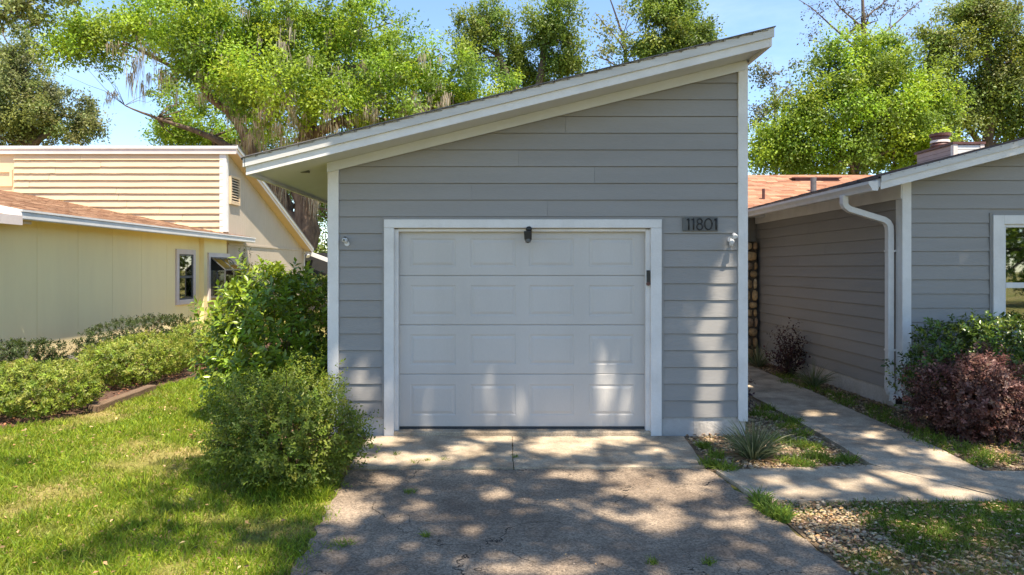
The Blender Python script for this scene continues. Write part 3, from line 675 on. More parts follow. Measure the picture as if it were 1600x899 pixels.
# garden window
gy0, gy1, gzb, gzt, gp = 19.72, 21.0, .98, 2.16, .42
fr = MB(); fr.box(yX2-.0,yX2+.05,gy0-.12,gy0,gzb-.1,gzt+.12).box(yX2,yX2+.05,gy1,gy1+.12,gzb-.1,gzt+.12).box(yX2,yX2+.05,gy0,gy1,gzt,gzt+.12).box(yX2,yX2+.05,gy0,gy1,gzb-.1,gzb-.0)
gw = fr.build('garden_window', M['pink'], yh)
xb = yX2+.05; xo = xb+gp; zf = gzt-.36
s = MB()
for yy in (gy0, (gy0+gy1)/2-.012, gy1-.03):
    s.box(xo-.03, xo, yy, yy+.03, gzb, zf)
    s.hexa([(xb,yy,gzt-.03),(xo,yy,zf-.03),(xo,yy+.03,zf-.03),(xb,yy+.03,gzt-.03)], [(xb,yy,gzt),(xo,yy,zf),(xo,yy+.03,zf),(xb,yy+.03,gzt)])
s.box(xo-.031, xo+.002, gy0-.002, gy1+.002, zf-.03, zf+.004).box(xo-.031, xo+.002, gy0-.002, gy1+.002, gzb-.0, gzb+.04)
for yy in (gy0, gy1-.03): s.box(xb, xo-.03, yy+.002, yy+.028, gzb+.002, gzb+.038)
s.build('window_frame', M['plaque'], gw)
box('shelf', xb, xo-.01, gy0+.03, gy1-.03, gzb+.003, gzb+.03, M['white'], gw)
box('shelf', xb, xo-.05, gy0+.03, gy1-.03, 1.46, 1.475, M['glass'], gw)
box('pane', xb, xo-.03, gy0+.012, gy0+.016, gzb+.04, zf-.03, M['gglass'], gw); box('pane', xo-.018, xo-.014, gy0+.03, gy1-.03, gzb+.04, zf-.03, M['gglass'], gw)
MB().hexa([(xb,gy0+.02,gzt-.016),(xo,gy0+.02,zf-.016),(xo,gy1-.02,zf-.016),(xb,gy1-.02,gzt-.016)], [(xb,gy0+.02,gzt-.012),(xo,gy0+.02,zf-.012),(xo,gy1-.02,zf-.012),(xb,gy1-.02,gzt-.012)]).build('pane', M['glass'], gw)
box('room_dark_sheet', yX2-.019+.02, yX2+.004, gy0, gy1, gzb, gzt, M['dark'], gw)  # dark sheet painted in place of the unlit room behind
cd = box('card', 0, .004, -.13, .13, 0, .32, M['white']); cd.location = (xb+.2, gy0+.28, gzb+.032); cd.rotation_euler = (0, R(-8), R(-35)); tag(cd, 'small white card standing inside the garden window of yellow house', 'card')
vs_ = MB().tube([(0,0,0),(0,0,.03),(0,0,.1),(0,0,.16),(0,0,.2)], [.05,.075,.085,.05,.06], 14).build('vase', M['foundr'], smooth=True); vs_.location = (xb+.18, gy0+.35, 1.477); tag(vs_, 'small tan vase on upper shelf of the garden window', 'vase')

# ------------------------------------------------------------------ small things on the garage wall
pl = empty('house_number_plaque', (2.16, GYF-.02, 2.3), 'dark grey address plaque with black numerals 11801', 'house number')
qx0, qx1, qz0, qz1 = XW(1065.5,GYF), XW(1120,GYF), ZW(361.5,GYF), ZW(340.5,GYF)
box('plate', qx0, qx1, GYF-.043, GYF-.024, qz0, qz1, M['plaque'], pl, bevel=.003)
def arc(cx, cz, rx, rz, a0, a1, n=20): return [(cx+rx*math.cos(R(a0+(a1-a0)*k/n)), GYF-.047, cz+rz*math.sin(R(a0+(a1-a0)*k/n))) for k in range(n+1)]
dz0 = qz0+.014; dh = qz1-qz0-.026; dr = .0075
for ch_, px in zip('11801', (1074.5, 1082.0, 1091.5, 1105.0, 1117.0)):
    x = XW(px, GYF); mb = MB()
    if ch_ == '1':
        mb.tube([(x,GYF-.047,dz0),(x,GYF-.047,dz0+dh)], dr, 8); mb.tube([(x,GYF-.046,dz0+dh-.002),(x-.022,GYF-.046,dz0+dh-.016)], dr*.9, 8)
    elif ch_ == '8':
        mb.tube(arc(x, dz0+dh*.27, .031, dh*.27, 0, 360), dr, 8); mb.tube(arc(x, dz0+dh*.765, .026, dh*.225, 0, 360), dr, 8)
    else: mb.tube(arc(x, dz0+dh*.5, .040, dh*.49, 0, 360, 28), dr, 8)
    mb.build('digit', M['black'], pl, True)
# dark camera over the door
dc = empty('security_camera', (XW(825,7.45), 7.45, 2.24), 'black box camera mounted on the white trim above garage door', 'security camera')
x = XW(826.5,7.42); MB().tube([(x,GYF-.047,2.262),(x,GYF-.062,2.262),(x,GYF-.085,2.255)], [.034,.034,.026], 16).build('mount', M['black'], dc, True)
x = XW(825,7.4); MB().hexa([(x-.036,GYF-.13,2.15),(x+.040,GYF-.13,2.15),(x+.040,GYF-.055,2.135),(x-.036,GYF-.055,2.135)], [(x-.046,GYF-.145,2.24),(x+.040,GYF-.145,2.24),(x+.040,GYF-.06,2.235),(x-.046,GYF-.06,2.235)]).build('body', M['black'], dc, bevel=.006)
MB().tube([(x,GYF-.10,2.15),(x,GYF-.105,2.118)], [.033,.028], 14).build('lens_ring', M['plaque'], dc)
MB().tube([(x,GYF-.107,2.120),(x,GYF-.109,2.112)], [.017,.014], 12).build('lens', M['glasslens'], dc)
# keypad on the door stop
kp = empty('door_keypad', (XW(1013,GYF), GYF, 1.7), 'slim black keypad with round button on the right garage door jamb', 'keypad')
x = XW(1013,7.48); box('body', x-.017, x+.017, GYF-.03, GYF-.001, 1.685, 1.815, M['black'], kp, bevel=.004)
MB().tube([(x,GYF-.03,1.667),(x,GYF-.002,1.667)], .021, 16).build('button', M['brownmetal'], kp)
# white camera at the left
wc = empty('security_camera', (XW(542,GYF), GYF-.03, 2.14), 'small white round camera with black lens on the left siding', 'security camera')
x, z = XW(541,GYF), ZW(376,GYF)
MB().tube([(x+.014,GYF-.02,z-.036),(x+.014,GYF-.03,z-.036)], .027, 16).build('base', M['whiteplastic'], wc)
MB().tube([(x+.014,GYF-.03,z-.03),(x+.01,GYF-.045,z-.02),(x,GYF-.055,z)], [.011,.010,.010], 10).build('arm', M['whiteplastic'], wc, True)
MB().tube([(x+.02,GYF-.035,z+.008),(x+.008,GYF-.045,z+.003),(x-.003,GYF-.10,z)], [.014,.023,.023], 16).build('head', M['whiteplastic'], wc, True)
MB().tube([(x-.003,GYF-.100,z),(x-.004,GYF-.104,z)], .015, 14).build('lens', M['glasslens'], wc)
box('sensor_hood', x-.014, x+.014, GYF-.07, GYF-.04, z+.026, z+.042, M['plaque'], wc, bevel=.005)
# floodlight at the right
fl = empty('flood_light', (XW(1142,GYF), GYF-.03, 2.15), 'white twin floodlight beside the right corner board below house number', 'floodlight')
x, z = XW(1140.5,GYF), ZW(370,GYF)
MB().tube([(x,GYF-.012,z-.035),(x,GYF-.035,z-.035)], .034, 18).build('base', M['whiteplastic'], fl)
for (dx, dz, tx, tz) in ((.012,.018,.016,.05), (-.012,-.04,-.02,-.11)):
    MB().tube([(x,GYF-.03,z-.03),(x+dx*.6,GYF-.05,z-.03+(dz+.03)*.6),(x+dx,GYF-.065,z+dz)], .008, 8).build('arm', M['whiteplastic'], fl, True)
    MB().tube([(x+dx,GYF-.06,z+dz),(x+(dx+tx)/2,GYF-.085,z+dz),(x+tx,GYF-.125,z+dz-.022),(x+tx,GYF-.13,z+dz-.025)], [.014,.021,.027,.027], 16).build('lamp_head', M['whiteplastic'], fl, True)
    MB().tube([(x+tx,GYF-.13,z+dz-.025),(x+tx,GYF-.132,z+dz-.026)], .02, 16).build('lens', M['soffit'], fl)
MB().tube([(x-.006,GYF-.035,z-.07),(x-.006,GYF-.07,z-.10)], [.017,.02], 12).build('sensor', M['whiteplastic'], fl, True)

# ------------------------------------------------------------------ vegetation builders
def unit(a): return a/np.maximum(np.linalg.norm(a, axis=-1, keepdims=True), 1e-9)
def leaves(name, P, D, Nn, Ln, Wd, C, m, parent, fold=.15):
    """one folded quad per leaf: base at P, along D, facing Nn"""
    D = unit(D); S = unit(np.cross(D, Nn)); U = np.cross(S, D)
    Ln = np.asarray(Ln)[:, None]; Wd = np.asarray(Wd)[:, None]
    v = np.stack([P, P+D*Ln*.48+S*Wd*.5+U*Wd*fold, P+D*Ln-U*Ln*.08, P+D*Ln*.48-S*Wd*.5+U*Wd*fold], 1).reshape(-1, 3)
    n = len(P); f = np.arange(n*4).reshape(n, 4)
    f = np.concatenate([f[:, [0,1,2]], f[:, [0,2,3]]])
    o = mk(name, v, f, m, parent, col=np.repeat(C, 4, axis=0)); o['kind'] = 'stuff'
    return o
def palette(n, cols, val=.18, base=None):
    cols = np.array(cols); c = cols[rng.integers(len(cols), size=n)]
    return np.clip(c*rng.normal(1, val, (n, 1))*rng.normal(1, .05, (n, 3)), .005, 1)
def rnd_dir(n): return unit(rng.normal(size=(n, 3)))
def strips(name, P, D, Ln, Wd, droop, C, m, parent, seg=4):
    """arching grass blades: base P, initial direction D, length Ln, bending down by droop"""
    n = len(P); D = unit(D); S = unit(np.cross(D, rng.normal(size=(n, 3))))
    rows = []; pos = P.copy(); d = D.copy()
    for k in range(seg+1):
        w = (Wd*(1-(k/seg)**1.6)*.5+.0004)[:, None]
        rows += [pos-S*w, pos+S*w]
        pos = pos+d*(Ln/seg)[:, None]; d = unit(d+np.array([0,0,-1.])*(droop/seg)[:, None])
    v = np.stack(rows, 1).reshape(-1, 3); st = np.arange(n)[:, None]*(2*(seg+1))
    f = np.concatenate([st+np.array([[2*k, 2*k+1, 2*k+3, 2*k+2]]) for k in range(seg)])
    o = mk(name, v, f, m, parent, col=np.repeat(C, 2*(seg+1), axis=0)); o['kind'] = 'stuff'
    return o
def tree(name, base, label, cat, lobes, cols, stems, n_leaf, leaf=(.16,.26), clump=.75, per=110, group=None, bark='bark', moss=(), dens=1.0, twigs=3, lm='leaf', flat=.75):
    """lobes: (centre, radii); stems: list of [(point, radius), ...]"""
    t = empty(name, base, label, cat, group)
    mb = MB()
    for st in stems:
        pts = [Vector(p) for p, r in st]; rr_ = [r for p, r in st]
        # subdivide with a little wander
        P = []; Rr = []
        for i in range(len(pts)-1):
            for k in range(4):
                u = k/4; p = pts[i].lerp(pts[i+1], u)
                if k: p = p+Vector(rng.normal(0, .12*min(1, rr_[i]*2), 3))
                P.append(p); Rr.append(rr_[i]+(rr_[i+1]-rr_[i])*u)
        P.append(pts[-1]); Rr.append(rr_[-1]); mb.tube(P, Rr, 9)
    ends = [(Vector(p), r) for st in stems for p, r in st[1:]]
    CP = []; 
    vols = np.array([np.prod(r)**(2/3) for c, r in lobes]); tot = n_leaf//per; 
    for (c, r), vv in zip(lobes, vols/vols.sum()):
        n = max(3, int(tot*vv*1.5)); d = rnd_dir(n)*(rng.random((n, 1))**.42)*rng.uniform(.85, 1.22, (n, 1))
        cp = np.array(c)+d*np.array(r)
        gap = np.sin(cp[:, 0]*1.7+cp[:, 2]*.9)*np.sin(cp[:, 2]*2.1-cp[:, 1]*1.1+1)+.7*np.sin(cp[:, 0]*3.1+2)*np.sin(cp[:, 2]*3.7+cp[:, 1])
        cp = cp[np.argsort(-gap-rng.random(n)*.5)[:max(3, int(n*.72))]]; rng.shuffle(cp); CP.append(cp)
        # twig limbs from the closest stem node
        for q in cp[:max(2, int(twigs))]:
            q = Vector(q); e, er = min(ends, key=lambda x: (x[0]-q).length)
            md = (e+q)/2+Vector(rng.normal(0, .35, 3)); ra = min(er*.5, .13)
            mb.tube([e, (e+md)/2+Vector(rng.normal(0, .15, 3)), md, (md+q)/2+Vector(rng.normal(0, .15, 3)), q], [ra, ra*.75, ra*.55, ra*.35, ra*.15], 6)
    mb.build('trunk', M[bark], t, True)
    CP = np.concatenate(CP); nc = len(CP)
    cs_ = clump*np.clip(rng.lognormal(-.12, .38, nc), .4, 1.7)
    idx = np.repeat(np.arange(nc), np.maximum(6, (per*(cs_/clump)**1.7)).astype(int)); n = len(idx)
    an = rng.uniform(.6, 1.3, (nc, 3))*np.array([1, 1, flat]); tl = rng.normal(0, .35, (nc, 2))
    off = rnd_dir(n)*(rng.random((n, 1))**.62)*an[idx]*cs_[idx][:, None]*rng.uniform(.8, 1.25, (n, 1))
    off[:, 2] += (off[:, :2]*tl[idx]).sum(1)
    P = CP[idx]+off
    ccol = palette(nc, cols, .14); C = np.clip(ccol[idx]*rng.normal(1, .09, (n, 1)), .004, 1)
    D = unit(off+rng.normal(0, .6, (n, 3))+np.array([0,0,-.15])); Nn = unit(unit(off)*.9+rng.normal(0, .38, (n, 3))+np.array([.1,-.2,.65]))
    Ln = rng.uniform(leaf[0], leaf[1], n); leaves('crown', P, D, Nn, Ln, Ln*rng.uniform(.45, .7, n), C, M[lm], t)
    if len(moss):
        Pm = []; Lm = []
        for (c, r, k, ln) in moss:
            for _ in range(int(k*.6)):
                b = np.array(c)+rng.uniform(-1, 1, 3)*np.array(r); m_ = rng.integers(14, 34)
                Pm.append(b+rng.normal(0, .11, (m_, 3))*np.array([1.1,1.1,.8])); Lm.append(rng.uniform(.25, 1.1, m_)*ln*rng.uniform(.35, 1.1))
        Pm = np.concatenate(Pm); Lm = np.concatenate(Lm); n = len(Pm)
        Dm = np.array([0,0,-1.])+rng.normal(0, .10, (n, 3))
        strips('spanish_moss', Pm, Dm, Lm, rng.uniform(.015, .045, n), np.full(n, .4), palette(n, [(.36,.30,.22),(.42,.36,.28),(.28,.23,.17),(.40,.36,.30)], .15), M['moss'], t, 3)
    return t
def L(px, py, rx, ry, Y, dy=None):
    s = Y/F; return (W(px, py, Y), (rx*s, dy if dy else (rx+ry)*.5*s, ry*s))
def S(*pts): return [((W(px, py, Y)), r) for px, py, Y, r in pts]
YG = [(.245,.36,.03),(.215,.33,.028),(.275,.375,.034),(.16,.26,.026),(.10,.175,.024)]
MG = [(.165,.235,.03),(.13,.195,.03),(.095,.15,.026),(.20,.25,.04)]
DG = [(.175,.215,.055),(.14,.18,.045),(.215,.245,.07),(.24,.26,.095)]

# ------------------------------------------------------------------ trees behind the houses
tree('live_oak_tree', W(480,477,34), 'huge live oak hung with Spanish moss rising behind the garage', 'tree',
     [L(150,55,75,40,32), L(290,35,110,55,31,3), L(330,95,70,35,30), L(425,55,110,65,32,3), L(430,140,100,50,30,3), L(300,205,60,25,36), L(390,225,60,40,38), L(555,50,90,50,33,3), L(600,150,95,60,32,3), L(690,130,80,55,33), L(770,150,65,45,34), L(480,245,50,35,38), L(650,200,60,40,36), L(90,75,25,30,33), L(560,230,60,30,36), L(270,205,45,22,37), L(350,235,50,40,38), L(440,285,60,40,40), L(500,110,170,80,39,2), L(330,150,90,40,39), L(520,330,40,50,42)],
     YG, [S((484,480,34,.75),(478,380,34,.6),(472,300,34,.55),(480,215,34,.42),(500,120,33.5,.3),(530,40,33,.2)),
          S((478,380,34,.5),(445,320,34.3,.42),(415,270,34.5,.36),(370,190,34,.24),(300,120,33,.12),(200,70,32,.05)),
          S((480,215,34,.3),(545,185,33,.24),(620,190,33,.18),(700,160,33,.1)), S((490,160,33.8,.26),(525,105,33,.2),(615,104,32.5,.15),(680,90,32.5,.07)),
          S((415,270,34.5,.24),(330,215,35,.16),(245,185,35,.08),(195,165,35,.03)), S((372,190,34,.2),(380,120,33,.16),(440,60,32,.1)), S((478,215,34,.2),(440,150,33,.14),(420,80,32.5,.08))],
     190000, leaf=(.11,.20), clump=.85, per=190, twigs=5,
     moss=[(W(300,120,32),(2.2,1.5,.9),34,1.3),(W(370,95,31.5),(1.5,1,.8),22,1.3),(W(440,215,33),(2.2,1,.9),36,1.4),(W(575,140,32),(1.7,1,.9),30,1.3),(W(230,75,31),(1.3,1,.5),14,1.2),(W(500,290,33.3),(.9,.5,.9),26,1.6),(W(430,285,34),(.8,.5,.8),20,1.5),(W(180,150,34.9),(.3,.2,.2),5,.9),(W(640,180,32),(1.4,1,.7),20,1.1),(W(400,180,31),(1.2,.7,.8),24,1.3),(W(545,60,32.5),(.8,.8,.5),14,1.0),(W(350,70,30),(3.5,1,1.2),40,.8),(W(560,130,30),(4,1,1.5),40,.8),(W(480,180,30.5),(3,.8,1.2),40,.9),(W(650,170,31),(2.5,.8,.9),30,.8),(W(560,215,33),(3,.8,.6),30,1.0),(W(390,150,29.8),(2.5,.8,1),30,.9)])
tree('broadleaf_tree', W(830,470,44), 'tall green tree behind the oak, peeking above the garage roof slope', 'tree',
     [L(755,35,45,45,44), L(860,30,50,40,44), L(875,85,38,40,44), L(800,90,40,40,45), L(840,130,60,30,46), L(735,70,25,30,44)], MG,
     [S((830,480,44,.5),(835,200,44,.35),(850,60,44,.16)), S((835,200,44,.25),(780,90,44,.16),(755,20,44,.06))], 38000, leaf=(.13,.23), clump=.8, per=150)
tree('broadleaf_tree', W(1050,470,40), 'rounded dark-green tree cut off by the high end of garage roof', 'tree',
     [L(1060,45,55,45,40), L(1030,85,50,35,40), L(1090,75,30,35,40), L(1040,10,50,25,40)], MG,
     [S((1050,480,40,.45),(1050,200,40,.32),(1055,40,40,.14))], 28000, leaf=(.13,.22), clump=.75, per=150)
tree('pine_tree', W(985,470,42), 'sparse thin-twigged tree beside the dark-green crown above garage roof', 'tree',
     [L(960,50,30,35,42), L(975,15,25,15,42), L(950,90,30,15,42)], DG,
     [S((990,480,42,.3),(985,180,42,.2),(975,60,42,.08),(950,-10,42,.03)), S((985,120,42,.06),(950,95,42,.04),(925,85,42,.02)), S((980,80,42,.06),(955,50,42,.03),(930,20,42,.015))], 900, leaf=(.14,.24), clump=.55, per=30, twigs=5, bark='pinebark')
tree('broadleaf_tree', W(1330,470,30), 'bright yellow-green tree behind the salmon shingle roof and garage corner', 'tree',
     [L(1330,170,85,75,30), L(1255,205,60,55,30), L(1385,150,55,65,30), L(1315,85,45,35,30), L(1385,90,35,35,30.5), L(1440,215,50,55,30.5), L(1290,245,90,35,30), L(1215,235,45,40,30), L(1455,150,40,50,31), L(1400,230,70,40,31)], YG[:3]+MG[:2],
     [S((1335,480,30,.3),(1335,270,30,.22),(1335,160,30,.13),(1320,90,30,.05)), S((1335,260,30,.14),(1270,210,30,.08),(1230,180,30,.03)), S((1335,240,30,.14),(1390,170,30,.08),(1400,110,30,.03))], 85000, leaf=(.10,.18), clump=.68, per=170, twigs=4)
tree('broadleaf_tree', W(1545,470,33), 'tall pale-green tree above the chimney, reaching the frame edge', 'tree',
     [L(1550,45,55,50,33), L(1590,110,50,60,33), L(1480,95,32,45,33), L(1530,150,50,50,33.5), L(1590,190,50,45,33), L(1490,190,40,35,33), L(1460,60,20,25,33), L(1520,15,50,20,33)], [(.21,.26,.035),(.18,.23,.04),(.14,.19,.034),(.20,.23,.07)],
     [S((1550,480,33,.36),(1545,250,33,.26),(1545,120,33,.16),(1530,20,33,.06)), S((1545,250,33,.16),(1490,160,33,.09),(1475,80,33,.03)), S((1545,200,33,.16),(1590,120,33,.08))], 55000, leaf=(.11,.19), clump=.66, per=140, twigs=5)
tree('pine_tree', W(1350,470,46), 'nearly bare pine with spreading twigs standing over the yellow-green tree', 'tree',
     [L(1290,20,35,22,46), L(1340,25,35,25,46), L(1400,15,40,18,46), L(1270,60,18,10,46), L(1420,50,16,10,46)], [(.06,.07,.03),(.09,.08,.04)],
     [S((1355,480,46,.32),(1352,120,46,.2),(1350,40,46,.13),(1345,-40,46,.06)), S((1352,90,46,.1),(1310,50,46,.06),(1265,10,46,.03),(1240,-5,46,.015)), S((1351,70,46,.09),(1390,45,46,.06),(1440,0,46,.02)), S((1350,45,46,.08),(1315,15,46,.04),(1290,-15,46,.02)), S((1350,30,46,.07),(1380,5,46,.04),(1400,-30,46,.02)), S((1352,100,46,.06),(1400,75,46,.04),(1430,55,46,.015)), S((1352,110,46,.06),(1300,70,46,.03),(1265,62,46,.015))], 900, leaf=(.12,.2), clump=.6, per=14, twigs=14, bark='pinebark')
tree('pine_tree', W(1205,470,40), 'loose grey-green pine in the gap beside the garage corner', 'tree',
     [L(1195,120,28,28,40), L(1225,150,28,25,40), L(1190,185,22,25,40), L(1200,245,35,25,40), L(1230,110,20,15,40)], [(.10,.11,.05),(.13,.13,.07),(.08,.10,.035)],
     [S((1215,480,40,.2),(1213,240,40,.09),(1210,150,40,.03),(1204,118,40,.012)), S((1213,220,40,.07),(1190,190,40,.04),(1172,180,40,.015)), S((1212,160,40,.06),(1235,130,40,.02))], 2600, leaf=(.12,.22), clump=.6, per=45, twigs=5, bark='pinebark')
tree('broadleaf_tree', W(60,470,48), 'dull green tree standing behind the yellow house ridge', 'tree',
     [L(35,125,60,55,48), L(75,175,70,45,48), L(20,60,30,30,48), L(125,205,40,22,48), L(-20,150,50,70,48), L(20,200,70,30,48), L(150,190,16,12,48)], DG+[(.12,.13,.05)],
     [S((55,480,48,.5),(50,230,48,.35),(40,110,48,.14)), S((50,230,48,.25),(100,180,48,.12),(140,190,48,.04))], 45000, leaf=(.14,.24), clump=.8, per=150)
tree('oak_tree', W(-30,470,30), 'slender tree with twiggy branches hanging over the top-left corner', 'tree',
     [L(30,8,45,14,30), L(55,35,14,12,30), L(5,25,18,14,30), L(90,-8,40,10,30)], DG,
     [S((-60,490,30,.3),(-50,200,30,.22),(-20,40,30,.12),(40,5,30,.05),(80,-10,30,.02)), S((-10,30,30,.06),(35,25,30,.03),(60,40,30,.012))], 1900, leaf=(.14,.24), clump=.45, per=55, twigs=5)
# understorey fill seen between and beneath the crowns
def mass(name, label, cat, boxes, n, cols, leaf, kind='stuff'):
    P = []; 
    for (a, b, k) in boxes:
        P.append(rng.uniform(a, b, (int(n*k), 3)))
    P = np.concatenate(P); m_ = len(P); D = rnd_dir(m_); Nn = unit(rng.normal(0, .7, (m_, 3))+np.array([0,-.3,.8])); Ln = rng.uniform(*leaf, m_)
    o = leaves(name, P, D, Nn, Ln, Ln*.6, palette(m_, cols, .25), M['leaf'], None); tag(o, label, cat, kind='stuff'); return o
def ridge_mass(name, label, cols, x0, x1, y, h, n, leaf):
    xs = rng.uniform(x0, x1, n); top = h*(.7+.3*np.sin(xs*.35+1)*np.sin(xs*.13)+.12*np.sin(xs*1.3)); zs = rng.random(n)**.8*top
    P = np.stack([xs, y+rng.normal(0, 1.6, n), zs], 1); Ln = rng.uniform(*leaf, n)
    o = leaves(name, P, rnd_dir(n), unit(rng.normal(0, .7, (n, 3))+np.array([0,-.3,.8])), Ln, Ln*.6, palette(n, cols, .3), M['leaf'], None)
    tag(o, label, 'woods', kind='stuff')
ridge_mass('distant_woods', 'dark woodland mass behind the oak trunk and rear gardens', DG+MG, -40, 10, 62, 10.5, 26000, (.3,.6))
ridge_mass('distant_woods', 'dark woodland mass closing the view beyond the salmon roof', DG+MG, 10, 60, 58, 9.5, 20000, (.3,.6))

# ------------------------------------------------------------------ shade tree over the drive (out of frame; its shade is what the photo shows)
sx, sy_, sz_ = SV.x/SV.z, SV.y/SV.z, 1.0
def q8(zx, zy, rx, ry): return (450+zx/2, 600+zy/2, rx/2, ry/2)
def q7(zx, zy, rx, ry): return (1000+zx/2.667, 600+zy/2.667, rx/2.667, ry/2.667)
lit = [q8(*a) for a in [(300,178,55,14),(560,212,60,18),(640,168,70,14),(400,238,120,16),(850,195,110,26),(1040,175,70,16),(1150,212,38,9),(240,240,40,10),
       (290,302,50,12),(600,275,40,10),(650,340,50,14),(190,385,100,26),(400,385,48,14),(860,370,60,12),(900,285,70,14),(1075,288,75,26),(1180,335,160,24),(980,405,66,16),(1160,425,95,30),(1380,438,58,14),(1395,400,66,12),(1290,290,55,18),(570,460,38,16),(780,575,190,24),(150,545,42,11),(200,345,60,10),(1450,505,36,9),(1175,382,50,12),(160,430,60,12)]]
lit += [(1480,650,60,5),(1560,655,50,5),(1490,676,40,6),(1560,690,40,6),(1600,672,30,6)]
lit += [q7(*a) for a in [(720,130,42,11),(960,220,55,13),(570,408,60,14),(1060,398,150,24),(1290,462,170,20),(1240,300,75,14),(700,462,80,16),(870,432,85,22),(810,127,22,6),(1075,288,40,9),(400,542,66,18),(370,585,70,20),
       (740,560,190,30),(1210,625,80,24),(1130,600,60,16),(1500,525,80,9),(560,480,40,20),(720,650,100,24),(1380,585,60,16),(1000,720,70,20),(1480,640,40,14),(620,268,90,20),(300,215,60,20),(620,335,160,14),(740,290,60,18),(1300,330,80,12),(1480,300,90,24),(1560,350,60,14)]]
# branches of shade over the lawn (kept in shade); the rest of the lawn is open to the sun
lawnshade = [(440,822,75,34),(350,840,90,22),(250,846,100,18),(140,866,70,11),(80,876,40,7),(225,768,40,7),(330,745,80,14),(400,770,80,22),(300,725,50,8),(380,720,50,14),(470,860,40,34),(200,818,60,8),(300,790,80,10),(20,722,22,5)]
wall_lit = [(663,632,19,28),(728,634,11,34),(775,622,12,34),(812,628,10,30),(945,606,20,50),(985,630,13,30),(875,650,14,12),(1113,560,24,80),(1110,640,24,30),(1126,455,18,40),(1086,470,6,28),(1133,398,7,46),(1147,420,6,60),(575,606,34,34),(521,612,12,44),(552,580,18,14),(935,570,8,16)]
def in_ell(px, py, lst):
    best = np.full(px.shape, 9.)
    for (a, b, c, d) in lst: best = np.minimum(best, np.sqrt(((px-a)/(c*1.15+2))**2+((py-b)/(d*1.25+2))**2))
    return best
N0 = 280000
gxx = rng.uniform(-6, 8.5, N0); gyy = rng.uniform(-2.5, 10.4, N0)
zc = rng.uniform(10.5, 15.0, N0)
PL = np.full(N0, 7.46)
for it in range(2):                                # the door stands back behind the wall face
    wz = np.maximum((gyy-PL)/(-sy_), 0); wxx = gxx+sx*wz
    PL = np.where((wxx > DX0) & (wxx < DX1) & (wz < DZ1), 7.566, 7.46)
wz = np.maximum((gyy-PL)/(-sy_), 0); wxx = gxx+sx*wz
onwall = (gyy > PL) & (wxx > -2.0) & (wxx < 2.72)
Yr = np.where(onwall, PL, np.maximum(gyy, .3)); Xr = np.where(onwall, wxx, gxx); Zr = np.where(onwall, wz, 0)
ipx = CX+F*Xr/Yr; ipy = CY-F*(Zr-CAMH)/Yr
dl = np.where(onwall, in_ell(ipx, ipy, wall_lit), in_ell(ipx, ipy, lit))
jit = rng.normal(0, .12, N0)
lawn_side = (Xr < np.interp(Yr, [3, 4.1, 5.2, 6.2, 7.46], [-1.5, -1.36, -1.42, -1.5, -1.6])) & ~onwall
keep = (dl+jit > 1.0) & ~lawn_side
keep |= lawn_side & (in_ell(ipx, ipy, lawnshade)*1.2+jit < 1.0) & (gyy < 7) & (rng.random(N0) < .42)
keep &= ~((gxx < -3) & (gyy > 7))
keep &= (gyy > .8) | (rng.random(N0) < .35)
keep &= onwall | (gyy > 8) | (rng.random(N0) < .5)
# the far right thins out
keep &= ~((gxx > 6.6) & (rng.random(N0) < .3))
P = np.stack([gxx+sx*zc, gyy+sy_*zc, zc], 1)[keep]
n = len(P)
stree = empty('shade_tree', (7.3, -5.2, 0), 'broad oak behind the viewer whose crown shades the drive with dapples', 'tree')
Ln = rng.uniform(.11, .18, n)
leaves('crown', P, rnd_dir(n), unit(rng.normal(0, .45, (n, 3))+np.array(SV)), Ln, Ln*.62, palette(n, DG, .2)*.5, M['leaf'], stree)
mb = MB(); tb = Vector((7.3,-5.2,0))
mb.tube([tb+Vector((0,0,-.2)), tb+Vector((.05,.1,1.5)), tb+Vector((-.1,.3,4.2)), tb+Vector((-.3,.8,7.4)), tb+Vector((-.6,1.6,11)), tb+Vector((-.8,2.2,14.4))], [.6,.45,.4,.33,.2,.05], 12)
for e in [(2.6,1.5,12.4),(5.6,3.0,12.5),(8.6,1.5,12.5),(3.4,-2.2,13)]:
    e = Vector(e); a = tb+Vector((-.3,.7,7.0)); md = a.lerp(e, .5)+Vector((0,0,.8)); mb.tube([a, a.lerp(md, .5)+Vector((0,0,.3)), md, md.lerp(e, .5), e], [.2,.15,.11,.07,.02], 8)
mb.build('trunk', M['bark'], stree, True)

for (tx, ty, nm) in ((34,-19,'spreading tree across the street behind the viewer, reflected in window'),(27,-17,'second spreading tree across the street behind viewer, reflected in window')):
    tree('street_tree', (tx,ty,0), nm, 'tree', [((tx,ty,4.5),(5,4.5,3.6)),((tx+2.5,ty+1,3),(4,3,2.5)),((tx-2.5,ty,3),(4,3,2.5))], MG, [[((tx,ty,-.1),.35),((tx+.1,ty,2.5),.28),((tx,ty,6.5),.1)]], 9000, leaf=(.25,.4), clump=1.0, per=90)

